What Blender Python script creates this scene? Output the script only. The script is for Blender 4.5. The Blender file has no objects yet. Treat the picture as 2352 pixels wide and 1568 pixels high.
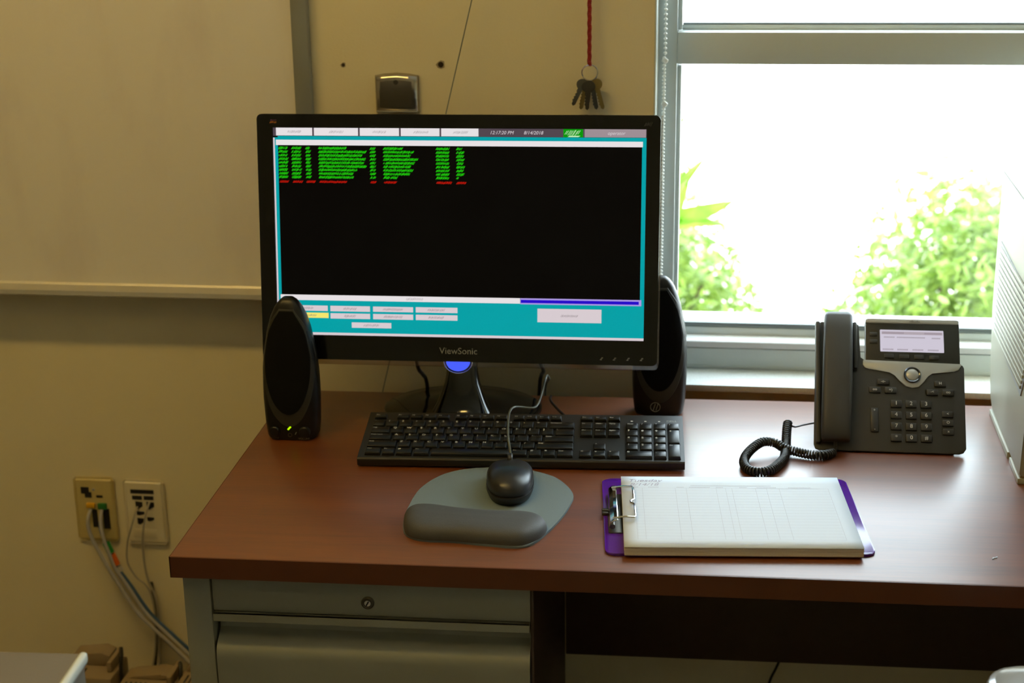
import bpy, bmesh, math, random
from mathutils import Vector, Matrix
PI = math.pi
random.seed(7)
C = bpy.context.scene.collection
S = bpy.context.scene
MM = 0.001
ZD = 0.74                      # height of the desk top above the floor
# ------------------------------------------------------------------ camera
def cam_axes(yaw, pitch, roll):
    cy, sy, cp, sp, cr, sr = math.cos(yaw), math.sin(yaw), math.cos(pitch), math.sin(pitch), math.cos(roll), math.sin(roll)
    f = Vector((sy*cp, cy*cp, -sp)); r = Vector((cy, -sy, 0)); u = r.cross(f)
    return cr*r + sr*u, -sr*r + cr*u, f
cam_d = bpy.data.cameras.new('camera'); cam = bpy.data.objects.new('camera', cam_d); C.objects.link(cam)
_r, _u, _f = cam_axes(math.radians(-6.374), math.radians(17.625), math.radians(-0.823))
cam.matrix_world = Matrix(((_r.x, _u.x, -_f.x, 0.600257), (_r.y, _u.y, -_f.y, -1.654486), (_r.z, _u.z, -_f.z, 0.806248+ZD), (0, 0, 0, 1)))
cam_d.sensor_width = 36; cam_d.lens = 3613.16/2352*36
cam_d.clip_start = 0.05; cam_d.clip_end = 300
cam_d.dof.use_dof = True; cam_d.dof.focus_distance = 2.02; cam_d.dof.aperture_fstop = 4.6
S.camera = cam
# ------------------------------------------------------------------ world, sun, exposure
SKY = 10.5
w = bpy.data.worlds.new('world'); S.world = w; w.use_nodes = True
bg = w.node_tree.nodes['Background']; bg.inputs['Color'].default_value = (0.77, 0.90, 1.0, 1); bg.inputs['Strength'].default_value = SKY
sun_d = bpy.data.lights.new('sun', 'SUN'); sun_d.energy = 19.0; sun_d.angle = 0.01; sun_d.color = (1, 0.96, 0.88)
sun = bpy.data.objects.new('sun', sun_d); C.objects.link(sun); sun.location = (0, -2, 12)
sun.rotation_euler = Vector((0.28, 0.55, -1.0)).to_track_quat('-Z', 'Y').to_euler()
S.view_settings.view_transform = 'Standard'; S.view_settings.look = 'None'; S.view_settings.gamma = 1
S.view_settings.exposure = 0.0; S.view_settings.use_curve_mapping = False
try:
    S.cycles.use_denoising = True; S.cycles.max_bounces = 12; S.cycles.transparent_max_bounces = 16
    S.cycles.sample_clamp_indirect = 6.0; S.cycles.caustics_reflective = False; S.cycles.caustics_refractive = False
except Exception: pass
LAMP = 38.0                     # radiance of the ceiling lights' diffusers
LAMP_COL = (1.0, 0.67, 0.19)

# ------------------------------------------------------------------ materials
def nodes(name):
    m = bpy.data.materials.new(name); m.use_nodes = True
    nt = m.node_tree; return m, nt, nt.nodes['Principled BSDF']
def srgb(r, g, b):
    f = lambda c: ((c/255+0.055)/1.055)**2.4 if c > 10.3 else c/255/12.92
    return (f(r), f(g), f(b))
def mat(name, col, rough=0.5, metal=0.0, spec=0.5, var=0.0, nscale=60, bump=0.0, bscale=400, coat=0.0, emit=None, estr=1.0, sub=0.0):
    m, nt, b = nodes(name)
    b.inputs['Base Color'].default_value = (*col, 1); b.inputs['Roughness'].default_value = rough
    b.inputs['Metallic'].default_value = metal; b.inputs['Specular IOR Level'].default_value = spec
    if coat: b.inputs['Coat Weight'].default_value = coat; b.inputs['Coat Roughness'].default_value = 0.04
    if emit: b.inputs['Emission Color'].default_value = (*emit, 1); b.inputs['Emission Strength'].default_value = estr
    tc = None
    if var or bump:
        tc = nt.nodes.new('ShaderNodeTexCoord')
    if var:
        n = nt.nodes.new('ShaderNodeTexNoise'); n.inputs['Scale'].default_value = nscale; n.inputs['Detail'].default_value = 4
        nt.links.new(tc.outputs['Object'], n.inputs['Vector'])
        mx = nt.nodes.new('ShaderNodeMix'); mx.data_type = 'RGBA'
        mx.inputs['A'].default_value = (*[c*(1-var) for c in col], 1); mx.inputs['B'].default_value = (*[min(1, c*(1+var)) for c in col], 1)
        nt.links.new(n.outputs['Fac'], mx.inputs['Factor']); nt.links.new(mx.outputs['Result'], b.inputs['Base Color'])
    if bump:
        n = nt.nodes.new('ShaderNodeTexNoise'); n.inputs['Scale'].default_value = bscale; n.inputs['Detail'].default_value = 3
        nt.links.new(tc.outputs['Object'], n.inputs['Vector'])
        bp = nt.nodes.new('ShaderNodeBump'); bp.inputs['Strength'].default_value = bump; bp.inputs['Distance'].default_value = 0.0006
        nt.links.new(n.outputs['Fac'], bp.inputs['Height']); nt.links.new(bp.outputs['Normal'], b.inputs['Normal'])
    return m
def glass_mat(name, tint=(1, 1, 1), fac=0.06, rough=0.0):
    m = bpy.data.materials.new(name); m.use_nodes = True; nt = m.node_tree; nt.nodes.clear()
    o = nt.nodes.new('ShaderNodeOutputMaterial'); mx = nt.nodes.new('ShaderNodeMixShader')
    t = nt.nodes.new('ShaderNodeBsdfTransparent'); g = nt.nodes.new('ShaderNodeBsdfGlossy')
    t.inputs['Color'].default_value = (*tint, 1); g.inputs['Roughness'].default_value = rough
    mx.inputs['Fac'].default_value = fac
    nt.links.new(t.outputs[0], mx.inputs[1]); nt.links.new(g.outputs[0], mx.inputs[2]); nt.links.new(mx.outputs[0], o.inputs['Surface'])
    return m
def emit_mat(name, col, s=1.0):
    m = bpy.data.materials.new(name); m.use_nodes = True; nt = m.node_tree
    b = nt.nodes['Principled BSDF']; b.inputs['Base Color'].default_value = (0.001, 0.001, 0.001, 1)
    b.inputs['Roughness'].default_value = 0.35; b.inputs['Specular IOR Level'].default_value = 0.08
    b.inputs['Emission Color'].default_value = (*col, 1); b.inputs['Emission Strength'].default_value = s
    return m
def wood_mat():
    m, nt, b = nodes('cherry_laminate')
    tc = nt.nodes.new('ShaderNodeTexCoord'); mp = nt.nodes.new('ShaderNodeMapping')
    mp.inputs['Scale'].default_value = (1.6, 16, 16)
    nt.links.new(tc.outputs['Object'], mp.inputs['Vector'])
    n = nt.nodes.new('ShaderNodeTexNoise'); n.inputs['Scale'].default_value = 2.2; n.inputs['Detail'].default_value = 6; n.inputs['Distortion'].default_value = 0.6
    nt.links.new(mp.outputs[0], n.inputs['Vector'])
    mp2 = nt.nodes.new('ShaderNodeMapping'); mp2.inputs['Scale'].default_value = (12, 220, 220); nt.links.new(tc.outputs['Object'], mp2.inputs['Vector'])
    n2 = nt.nodes.new('ShaderNodeTexNoise'); n2.inputs['Scale'].default_value = 1.5; n2.inputs['Detail'].default_value = 3; nt.links.new(mp2.outputs[0], n2.inputs['Vector'])
    ad = nt.nodes.new('ShaderNodeMath'); ad.operation = 'MULTIPLY_ADD'; ad.inputs[1].default_value = 0.45
    nt.links.new(n2.outputs['Fac'], ad.inputs[0]); 
    sc = nt.nodes.new('ShaderNodeMath'); sc.operation = 'MULTIPLY'; sc.inputs[1].default_value = 0.65; nt.links.new(n.outputs['Fac'], sc.inputs[0])
    nt.links.new(sc.outputs[0], ad.inputs[2])
    cr = nt.nodes.new('ShaderNodeValToRGB'); nt.links.new(ad.outputs[0], cr.inputs['Fac'])
    cr.color_ramp.elements[0].position = 0.36; cr.color_ramp.elements[0].color = (0.105, 0.021, 0.0008, 1)
    cr.color_ramp.elements[1].position = 0.72; cr.color_ramp.elements[1].color = (0.175, 0.040, 0.0015, 1)
    nt.links.new(cr.outputs['Color'], b.inputs['Base Color'])
    b.inputs['Roughness'].default_value = 0.5; b.inputs['Specular IOR Level'].default_value = 0.6; b.inputs['Coat Weight'].default_value = 1.0; b.inputs['Coat Roughness'].default_value = 0.33
    bn = nt.nodes.new('ShaderNodeTexNoise'); bn.inputs['Scale'].default_value = 900; nt.links.new(tc.outputs['Object'], bn.inputs['Vector'])
    bp = nt.nodes.new('ShaderNodeBump'); bp.inputs['Strength'].default_value = 0.1; bp.inputs['Distance'].default_value = 0.0001
    nt.links.new(bn.outputs['Fac'], bp.inputs['Height']); nt.links.new(bp.outputs['Normal'], b.inputs['Normal'])
    return m
def whiteboard_mat():
    m, nt, b = nodes('whiteboard_enamel')
    tc = nt.nodes.new('ShaderNodeTexCoord'); mp = nt.nodes.new('ShaderNodeMapping'); mp.inputs['Scale'].default_value = (9, 1, 3.2)
    nt.links.new(tc.outputs['Object'], mp.inputs['Vector'])
    n = nt.nodes.new('ShaderNodeTexNoise'); n.inputs['Scale'].default_value = 1.4; n.inputs['Detail'].default_value = 5; nt.links.new(mp.outputs[0], n.inputs['Vector'])
    cr = nt.nodes.new('ShaderNodeValToRGB'); nt.links.new(n.outputs['Fac'], cr.inputs['Fac'])
    cr.color_ramp.elements[0].position = 0.28; cr.color_ramp.elements[0].color = (0.71, 0.65, 0.58, 1)
    cr.color_ramp.elements[1].position = 0.5; cr.color_ramp.elements[1].color = (0.77, 0.72, 0.63, 1)
    nt.links.new(cr.outputs['Color'], b.inputs['Base Color']); b.inputs['Roughness'].default_value = 0.34
    return m
M = {}
M['wall'] = mat('beige_wall_paint', (0.74, 0.65, 0.43), 0.6, var=0.03, nscale=9, bump=0.35, bscale=260, spec=0.3)
M['ceil'] = mat('ceiling_tile', (0.75, 0.73, 0.68), 0.8)
M['floor'] = mat('grey_floor_tile', (0.22, 0.20, 0.17), 0.5, var=0.2, nscale=20)
M['wood'] = wood_mat()
M['edge'] = mat('cherry_edge_band', (0.10, 0.026, 0.006), 0.38, var=0.12, nscale=30)
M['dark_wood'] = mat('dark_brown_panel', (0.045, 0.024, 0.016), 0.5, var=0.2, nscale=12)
M['steel_paint'] = mat('grey_green_steel_paint', (0.25, 0.25, 0.20), 0.42, bump=0.3, bscale=900)
M['shadow_gap'] = mat('dark_recess', (0.03, 0.03, 0.025), 0.8)
M['board'] = whiteboard_mat()
M['alu'] = mat('brushed_aluminium', (0.50, 0.50, 0.48), 0.35, 0.75, var=0.05, nscale=200)
M['alu_dark'] = mat('weathered_aluminium_trim', (0.33, 0.335, 0.30), 0.45, 0.4)
M['win'] = mat('window_frame_paint', (0.54, 0.59, 0.58), 0.35, 0.0, spec=0.5)
M['win_lit'] = mat('window_ledge_lit', (0.62, 0.64, 0.66), 0.3)  # frame colour made paler for the ledge tops that catch daylight
M['gasket'] = mat('grey_window_gasket', (0.16, 0.19, 0.19), 0.5)
M['stone'] = mat('speckled_sill_stone', (0.68, 0.70, 0.69), 0.45, var=0.2, nscale=420, bump=0.2)
M['glass'] = glass_mat('window_glass', (0.97, 0.99, 0.98), 0.05)
M['black'] = mat('black_plastic', (0.012, 0.011, 0.010), 0.42)
M['gloss'] = mat('glossy_black_plastic', (0.006, 0.006, 0.006), 0.08, spec=0.6)
M['semi'] = mat('satin_black_plastic', (0.005, 0.0045, 0.004), 0.38, spec=0.4)
M['clear'] = glass_mat('clear_acrylic', (0.80, 0.74, 0.70), 0.10, 0.08)
M['key'] = mat('key_plastic', (0.004, 0.004, 0.004), 0.36, spec=0.4, bump=0.2, bscale=1500)
M['kbody'] = mat('keyboard_body_plastic', (0.006, 0.0058, 0.0055), 0.46, spec=0.6, bump=0.25, bscale=1500)
M['ink'] = mat('pale_legend_ink', (0.70, 0.70, 0.70), 0.5)
M['silver_ink'] = mat('silver_logo_ink', (0.30, 0.30, 0.26), 0.35, 0.4)
M['pad'] = mat('grey_mouse_pad_fabric', (0.155, 0.20, 0.225), 0.85, bump=0.5, bscale=1400, spec=0.2)
M['rest'] = mat('grey_wrist_rest_lycra', (0.058, 0.058, 0.058), 0.6, var=0.15, nscale=500, bump=0.35, bscale=900, spec=0.4)
M['mouse'] = mat('mouse_plastic', (0.016, 0.016, 0.018), 0.33)
M['grille'] = mat('black_speaker_cloth', (0.006, 0.006, 0.006), 0.9, bump=0.5, bscale=1800, spec=0.1)
M['ringp'] = mat('dark_olive_ring_plastic', (0.022, 0.020, 0.014), 0.5)
M['phone'] = mat('charcoal_phone_plastic', (0.031, 0.030, 0.027), 0.45, bump=0.3, bscale=1600)
M['phone_dark'] = mat('black_phone_panel', (0.010, 0.010, 0.007), 0.3)
M['phone_key'] = mat('phone_key_plastic', (0.020, 0.020, 0.021), 0.4)
M['phone_silver'] = mat('silver_phone_plastic', (0.40, 0.41, 0.42), 0.35, 0.35)
M['paper'] = mat('white_paper', (0.60, 0.66, 0.76), 0.7, spec=0.2)
M['paper_edge'] = mat('paper_stack_edge', (0.62, 0.56, 0.46), 0.8, var=0.12, nscale=900)
M['print'] = mat('faint_lavender_print', (0.42, 0.44, 0.53), 0.7)
M['pencil'] = mat('grey_handwriting', (0.34, 0.33, 0.44), 0.7)
M['purple'] = mat('purple_plastic', (0.085, 0.012, 0.30), 0.13, spec=0.6)
M['chrome'] = mat('chrome', (0.72, 0.72, 0.72), 0.12, 1.0)
M['dark_metal'] = mat('dark_tarnished_metal', (0.10, 0.09, 0.07), 0.4, 0.8)
M['brass'] = mat('brass_key_metal', (0.42, 0.30, 0.10), 0.35, 0.9)
M['steel_key'] = mat('nickel_key_metal', (0.22, 0.21, 0.17), 0.32, 0.9)
M['plate_metal'] = mat('brushed_steel_plate', (0.42, 0.38, 0.32), 0.2, 0.9, var=0.15, nscale=80)
M['red'] = mat('dark_red_lanyard', (0.28, 0.012, 0.008), 0.7, var=0.3, nscale=300)
M['ivory'] = mat('ivory_plate_plastic', (0.54, 0.43, 0.17), 0.4)
M['almond'] = mat('almond_plate_plastic', (0.68, 0.60, 0.42), 0.4)
M['port'] = mat('black_port_opening', (0.008, 0.006, 0.006), 0.6)
M['yellow'] = mat('yellow_jack', (0.65, 0.35, 0.01), 0.4)
M['green'] = mat('green_jack', (0.02, 0.16, 0.03), 0.4)
M['cable_grey'] = mat('grey_network_cable', (0.36, 0.34, 0.33), 0.5)
M['cable_blue'] = mat('blue_network_cable', (0.05, 0.11, 0.24), 0.5)
M['cable_beige'] = mat('silver_beige_phone_wire', (0.36, 0.32, 0.25), 0.4)
M['cable_black'] = mat('black_cable', (0.012, 0.012, 0.012), 0.4)
M['orange'] = mat('orange_cable_tag', (0.70, 0.13, 0.01), 0.5)
M['green_tag'] = mat('green_cable_tag', (0.01, 0.22, 0.03), 0.5)
M['strap'] = mat('clear_velcro_wrap', (0.45, 0.42, 0.36), 0.5)
M['wire'] = mat('thin_grey_cord', (0.16, 0.17, 0.14), 0.6)
M['bead'] = mat('white_bead_plastic', (0.75, 0.75, 0.70), 0.35)
M['printer'] = mat('printer_beige_plastic', (0.36, 0.36, 0.28), 0.45, bump=0.2, bscale=900)
M['printer_grey'] = mat('printer_grey_plastic', (0.30, 0.32, 0.33), 0.45)
M['adapter'] = mat('tan_equipment_plastic', (0.27, 0.20, 0.12), 0.5)
M['cab'] = mat('putty_steel_cabinet', (0.17, 0.145, 0.115), 0.36, bump=0.2)
M['cabedge'] = mat('cabinet_edge_glint', (0.62, 0.64, 0.58), 0.25)  # pale colour painted in for the window's reflection on the cabinet edge
M['arm'] = mat('silver_grey_armrest', (0.42, 0.43, 0.45), 0.18, 0.3)
M['fabric'] = mat('dark_chair_fabric', (0.03, 0.03, 0.035), 0.9, bump=0.5)
M['ground'] = mat('pale_sunlit_paving', (0.62, 0.60, 0.54), 0.9, var=0.12, nscale=3)
M['brick'] = mat('brick_outer_wall', (0.35, 0.25, 0.2), 0.9)
M['bark'] = mat('shrub_bark', (0.10, 0.07, 0.045), 0.9)
M['blackhole'] = mat('drilled_hole_shadow', (0.02, 0.012, 0.006), 0.9)
M['smudge'] = mat('wall_scuff', (0.33, 0.27, 0.17), 0.8)
def leaf_mat(name, a, b_, tr=0.35):
    m, nt, b = nodes(name)
    tc = nt.nodes.new('ShaderNodeTexCoord'); n = nt.nodes.new('ShaderNodeTexNoise'); n.inputs['Scale'].default_value = 22
    nt.links.new(tc.outputs['Object'], n.inputs['Vector'])
    cr = nt.nodes.new('ShaderNodeValToRGB'); nt.links.new(n.outputs['Fac'], cr.inputs['Fac'])
    cr.color_ramp.elements[0].position = 0.35; cr.color_ramp.elements[0].color = (*a, 1)
    cr.color_ramp.elements[1].position = 0.65; cr.color_ramp.elements[1].color = (*b_, 1)
    nt.links.new(cr.outputs['Color'], b.inputs['Base Color']); b.inputs['Roughness'].default_value = 0.3
    t = nt.nodes.new('ShaderNodeBsdfTranslucent'); nt.links.new(cr.outputs['Color'], t.inputs['Color'])
    mx = nt.nodes.new('ShaderNodeMixShader'); mx.inputs['Fac'].default_value = tr
    out = nt.nodes['Material Output']
    nt.links.new(b.outputs[0], mx.inputs[1]); nt.links.new(t.outputs[0], mx.inputs[2]); nt.links.new(mx.outputs[0], out.inputs['Surface'])
    return m
M['leaf'] = leaf_mat('shrub_leaf_green', (0.15, 0.26, 0.03), (0.40, 0.54, 0.13))
M['strapleaf'] = leaf_mat('strap_leaf_green', (0.14, 0.36, 0.03), (0.26, 0.50, 0.05), 0.5)
M['s_black'] = emit_mat('screen_black', (0.0020, 0.0016, 0.0012))
M['s_teal'] = emit_mat('screen_teal', srgb(4, 160, 166))
M['s_white'] = emit_mat('screen_white', srgb(230, 224, 226))
M['s_grey'] = emit_mat('screen_button_grey', srgb(215, 203, 208))
M['s_bar'] = emit_mat('screen_menu_grey', srgb(82, 70, 78))
M['s_op'] = emit_mat('screen_operator_grey', srgb(158, 142, 148))
M['s_green'] = emit_mat('screen_green_box', srgb(10, 150, 10))
M['s_gtext'] = emit_mat('screen_green_text', srgb(32, 205, 12))
M['s_rtext'] = emit_mat('screen_red_text', srgb(195, 22, 8))
M['s_blue'] = emit_mat('screen_blue', srgb(38, 12, 200))
M['s_lav'] = emit_mat('screen_lavender', srgb(170, 150, 225))
M['s_yel'] = emit_mat('screen_yellow', srgb(245, 230, 110))
M['s_ink'] = emit_mat('screen_grey_text', srgb(128, 115, 120))
M['s_wtext'] = emit_mat('screen_white_text', srgb(215, 205, 210))
M['s_ltgreen'] = emit_mat('screen_pale_green', srgb(190, 235, 180))
M['lcd'] = emit_mat('phone_lcd_lavender', srgb(205, 198, 212))
M['lcd_d'] = emit_mat('phone_lcd_text', srgb(150, 138, 148))
M['led_g'] = emit_mat('green_led', (0.55, 1.0, 0.0), 1.0)
M['led_b'] = emit_mat('blue_led', (0.07, 0.12, 1.0), 1.0)
M['lamp'] = emit_mat('warm_lamp_diffuser', LAMP_COL, LAMP)

# ------------------------------------------------------------------ mesh helpers
class B:
    """collects shapes, all in millimetres, into one mesh"""
    def __init__(s): s.bm = bmesh.new(); s.mi = 0
    def _f(s, fs):
        for f in fs: f.material_index = s.mi
    def box(s, x0, x1, y0, y1, z0, z1, bev=0, seg=2, mtx=None):
        vs = [s.bm.verts.new(Vector((x, y, z))*MM) for x in (x0, x1) for y in (y0, y1) for z in (z0, z1)]
        q = [(0, 1, 3, 2), (4, 6, 7, 5), (0, 4, 5, 1), (2, 3, 7, 6), (0, 2, 6, 4), (1, 5, 7, 3)]
        fs = [s.bm.faces.new([vs[i] for i in a]) for a in q]; s._f(fs)
        if bev:
            es = list({e for f in fs for e in f.edges})
            r = bmesh.ops.bevel(s.bm, geom=es, offset=bev*MM, segments=seg, profile=0.5, affect='EDGES')
            s._f(r['faces'])
            vs = list({v for f in r['faces'] for v in f.verts} | {v for v in vs if v.is_valid})
        if mtx is not None: bmesh.ops.transform(s.bm, matrix=mtx, verts=[v for v in vs if v.is_valid])
        return s
    def prism(s, pts, a, b, axis='z', bev=0, seg=2):
        """outline pts (2D) extruded from a to b along an axis"""
        def P(p, t):
            return Vector({'z': (p[0], p[1], t), 'x': (t, p[0], p[1]), 'y': (p[0], t, p[1])}[axis])*MM
        v0 = [s.bm.verts.new(P(p, a)) for p in pts]; v1 = [s.bm.verts.new(P(p, b)) for p in pts]
        n = len(pts); fs = [s.bm.faces.new(v0[::-1]), s.bm.faces.new(v1)]
        fs += [s.bm.faces.new([v0[i], v0[(i+1) % n], v1[(i+1) % n], v1[i]]) for i in range(n)]
        s._f(fs)
        if bev:
            es = [e for e in fs[0].edges] + [e for e in fs[1].edges]
            r = bmesh.ops.bevel(s.bm, geom=es, offset=bev*MM, segments=seg, profile=0.5, affect='EDGES'); s._f(r['faces'])
        return s
    def rings(s, rings, cap=True, closed=True):
        vr = [[s.bm.verts.new(Vector(p)*MM) for p in r] for r in rings]; fs = []
        for a, b in zip(vr, vr[1:]):
            n = len(a)
            for i in range(n if closed else n-1):
                fs.append(s.bm.faces.new([a[i], a[(i+1) % n], b[(i+1) % n], b[i]]))
        if cap and closed: fs += [s.bm.faces.new(vr[0][::-1]), s.bm.faces.new(vr[-1])]
        s._f(fs); return s
    def tube(s, pts, r, n=10, smooth=True, cap=True, step=4):
        P = [Vector(p) for p in pts]
        if smooth and len(P) > 2:
            Q = []
            for i in range(len(P)-1):
                p0, p1, p2, p3 = P[max(i-1, 0)], P[i], P[i+1], P[min(i+2, len(P)-1)]
                k = max(2, int((p2-p1).length/step)); k = min(k, 24)
                for j in range(k):
                    t = j/k
                    Q.append(0.5*((2*p1)+(-p0+p2)*t+(2*p0-5*p1+4*p2-p3)*t*t+(-p0+3*p1-3*p2+p3)*t**3))
            Q.append(P[-1]); P = Q
        T = [(P[min(i+1, len(P)-1)]-P[max(i-1, 0)]).normalized() for i in range(len(P))]
        a = Vector((0, 0, 1)) if abs(T[0].z) < 0.9 else Vector((1, 0, 0))
        nrm = T[0].cross(a).normalized(); rs = []
        for i, p in enumerate(P):
            nrm = (nrm - T[i]*nrm.dot(T[i])).normalized(); bn = T[i].cross(nrm)
            rr = r(i/(len(P)-1)) if callable(r) else r
            rs.append([p + (nrm*math.cos(2*PI*j/n)+bn*math.sin(2*PI*j/n))*rr for j in range(n)])
        s.path = P
        return s.rings(rs, cap)
    def lathe(s, prof, n=24, mtx=None, cap=True):
        rs = [[(r*math.cos(2*PI*j/n), r*math.sin(2*PI*j/n), z) for j in range(n)] for r, z in prof]
        if mtx is not None: rs = [[tuple(mtx @ Vector(p)) for p in r] for r in rs]
        return s.rings(rs, cap)
    def quad(s, x0, x1, z0, z1, y, skew=0):
        """flat print on a face whose plane is xz (y = offset)"""
        vs = [s.bm.verts.new(Vector(p)*MM) for p in ((x0, y, z0), (x1, y, z0), (x1+skew, y, z1), (x0+skew, y, z1))]
        s._f([s.bm.faces.new(vs)]); return s
    def scribble(s, x0, x1, z0, z1, y, pitch=1.2, w=0.55, skew=1.4, gap=0.0):
        x = x0
        while x < x1-skew:
            if random.random() > gap:
                a = z0 + random.random()*0.25*(z1-z0); b = z1 - random.random()*0.25*(z1-z0)
                s.quad(x, x+w, a, b, y, skew*(b-a)/(z1-z0))
            x += pitch*(0.8+0.4*random.random())
        return s
    def mesh(s, name, mats, smooth=30):
        bmesh.ops.recalc_face_normals(s.bm, faces=s.bm.faces[:])
        me = bpy.data.meshes.new(name); s.bm.to_mesh(me); s.bm.free()
        for m in (mats if isinstance(mats, (list, tuple)) else [mats]): me.materials.append(m)
        if smooth:
            me.polygons.foreach_set('use_smooth', [True]*len(me.polygons)); me.set_sharp_from_angle(angle=math.radians(smooth))
        return me
def obj(name, b, m, parent=None, loc=None, rot=None, smooth=30):
    me = b.mesh(name, m, smooth) if isinstance(b, B) else b
    o = bpy.data.objects.new(name, me); C.objects.link(o)
    if parent is not None: o.parent = parent
    if loc: o.location = Vector(loc)*MM
    if rot: o.rotation_euler = rot
    return o
def thing(name, label, cat, loc, rz=0, group=None):
    """loc in millimetres from the desk top's front left corner"""
    o = bpy.data.objects.new(name, None); C.objects.link(o)
    o.location = (loc[0]*MM, loc[1]*MM, loc[2]*MM+ZD); o.rotation_euler = (0, 0, rz); o.empty_display_size = 0.05
    o['label'] = label; o['category'] = cat
    if group: o['group'] = group
    return o
def struct(name, b, m, loc=None, rz=0, smooth=0):
    o = obj(name, b, m, smooth=smooth); o['kind'] = 'structure'
    if loc: o.location = (loc[0]*MM, loc[1]*MM, loc[2]*MM+ZD)
    o.rotation_euler = (0, 0, rz); return o
def group_empty(name, parent, loc=(0, 0, 0), rot=None):
    o = bpy.data.objects.new(name, None); C.objects.link(o); o.parent = parent; o.location = Vector(loc)*MM
    if rot: o.rotation_euler = rot
    return o
def plabel(o, t): o['label'] = t; return o
def rrect(x0, x1, y0, y1, r, n=5):
    pts = []
    for cx, cy, a in ((x1-r, y0+r, -90), (x1-r, y1-r, 0), (x0+r, y1-r, 90), (x0+r, y0+r, 180)):
        for i in range(n+1):
            t = math.radians(a+90*i/n); pts.append((cx+r*math.cos(t), cy+r*math.sin(t)))
    return pts
def spline(pts, k=6):
    n = len(pts); out = []
    for i in range(n):
        p0, p1, p2, p3 = [Vector(pts[(i+d) % n]) for d in (-1, 0, 1, 2)]
        for j in range(k):
            t = j/k; out.append(tuple(0.5*((2*p1)+(-p0+p2)*t+(2*p0-5*p1+4*p2-p3)*t*t+(-p0+3*p1-3*p2+p3)*t**3)))
    return out
_txt = {}
def text_mesh(body, size, m, shear=0.0, align='CENTER', ext=0.0, name='lettering'):
    """lettering as a mesh in the xy plane, size in millimetres"""
    k = (body, size, m.name, shear, align)
    if k in _txt: return _txt[k]
    cu = bpy.data.curves.new('letters', 'FONT'); cu.body = body; cu.size = size*MM; cu.shear = shear
    cu.align_x = align; cu.align_y = 'CENTER'; cu.resolution_u = 3; cu.extrude = ext*MM
    o = bpy.data.objects.new('letters', cu); C.objects.link(o)
    me = bpy.data.meshes.new_from_object(o.evaluated_get(bpy.context.evaluated_depsgraph_get()))
    bpy.data.objects.remove(o); bpy.data.curves.remove(cu)
    me.name = name; me.materials.clear(); me.materials.append(m); _txt[k] = me; return me
def text(name, body, size, m, parent, loc, rot=(0, 0, 0), shear=0.0, align='CENTER'):
    return obj(name, text_mesh(body, size, m, shear, align), None, parent, loc, rot)

# ------------------------------------------------------------------ wall frame
WA = -0.0209315; WY = 677.0
def wl(x, y, z):
    """a point given along the wall, out of the wall (+ towards outdoors) and above the desk top -> desk frame"""
    return (x*math.cos(WA)-y*math.sin(WA), WY+x*math.sin(WA)+y*math.cos(WA), z)
XL, XR, YB = -3200, 3000, -4200          # side walls and the wall behind the camera
FZ, CZ = -740, 1960                      # floor and ceiling, from the desk top
OX0, OX1, OZ0, OZ1 = 557, 2330, 0, 1560  # window opening
# ------------------------------------------------------------------ setting
WT = 130
b = B()
b.box(XL-200, OX0, 0, WT, FZ-60, CZ+60); b.box(OX1, XR+200, 0, WT, FZ-60, CZ+60)
b.box(OX0, OX1, 0, WT, FZ-60, OZ0); b.box(OX0, OX1, 0, WT, OZ1, CZ+60)
struct('wall_back', b, M['wall'], (0, WY, 0), WA)
struct('wall_left', B().box(XL-100, XL, YB-100, 900, FZ, CZ), M['wall'], (0, 0, 0))
struct('wall_right', B().box(XR, XR+100, YB-100, 900, FZ, CZ), M['wall'], (0, 0, 0))
struct('wall_front', B().box(XL, XR, YB-100, YB, FZ, CZ), M['wall'], (0, 0, 0))
struct('floor', B().box(XL-100, XR+100, YB-100, 900, FZ-60, FZ), M['floor'], (0, 0, 0))
struct('ceiling', B().box(XL-200, XR+200, YB-200, 1400, CZ, CZ+150), M['ceil'], (0, 0, 0))
struct('baseboard_back', B().box(XL, XR, -12, -0.5, FZ+1, FZ+95, 3), mat('dark_rubber_base', (0.05, 0.04, 0.035), 0.5), (0, WY, 0), WA)
# window: frame, rail, ledges and two panes, from the drawing of its profile
win = bpy.data.objects.new('window_1', None); C.objects.link(win); win['kind'] = 'structure'
win.location = (0, WY*MM, ZD); win.rotation_euler = (0, 0, WA)
b = B()
b.box(559, 588, 50, 96, 11, OZ1-2, 1.5); b.box(2300, 2328, 50, 96, 11, OZ1-2, 1.5)
b.box(586, 2301, 50, 96, OZ1-40, OZ1-2, 1.5)
obj('window_frame', b, M['win'], win)
b = B(); b.box(588, 594.5, 62, 96, 56, 483, 1); b.box(588, 594.5, 62, 96, 536, OZ1-40, 1)
obj('glazing_bead', b, M['win'], win)
obj('window_rail', B().box(588, 2301, 50, 92, 487, 534, 1.2), M['win'], win)
b = B(); b.prism([(50, 46), (50, 54.8), (51.5, 56), (85, 56.4), (85, 46)], 588, 2301, 'x')
obj('bottom_ledge', b, M['win_lit'], win)
b = B(); b.prism([(50.8, 16), (50.8, 44), (60, 44), (60, 16)], 588, 2301, 'x'); b.box(588, 2301, 50, 62, 11, 17, 1)
obj('lower_apron', b, M['win'], win)
b = B(); b.box(594, 2300, 85, 92, 56.4, 68, 0.8); b.box(594, 2300, 85, 92, 534, 541, 0.8)
obj('glazing_stop', b, M['win'], win)
b = B(); b.box(595, 2300, 86, 96, 68.2, 71.5); b.box(595, 2300, 87, 96, 72.5, 75.5); b.box(595, 2300, 86, 96, 541.2, 544)
obj('gasket', b, M['gasket'], win)
obj('pane', B().box(592, 2301, 91, 95, 58, 490), M['glass'], win)
obj('pane', B().box(592, 2301, 91, 95, 530, OZ1-38), M['glass'], win)
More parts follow.
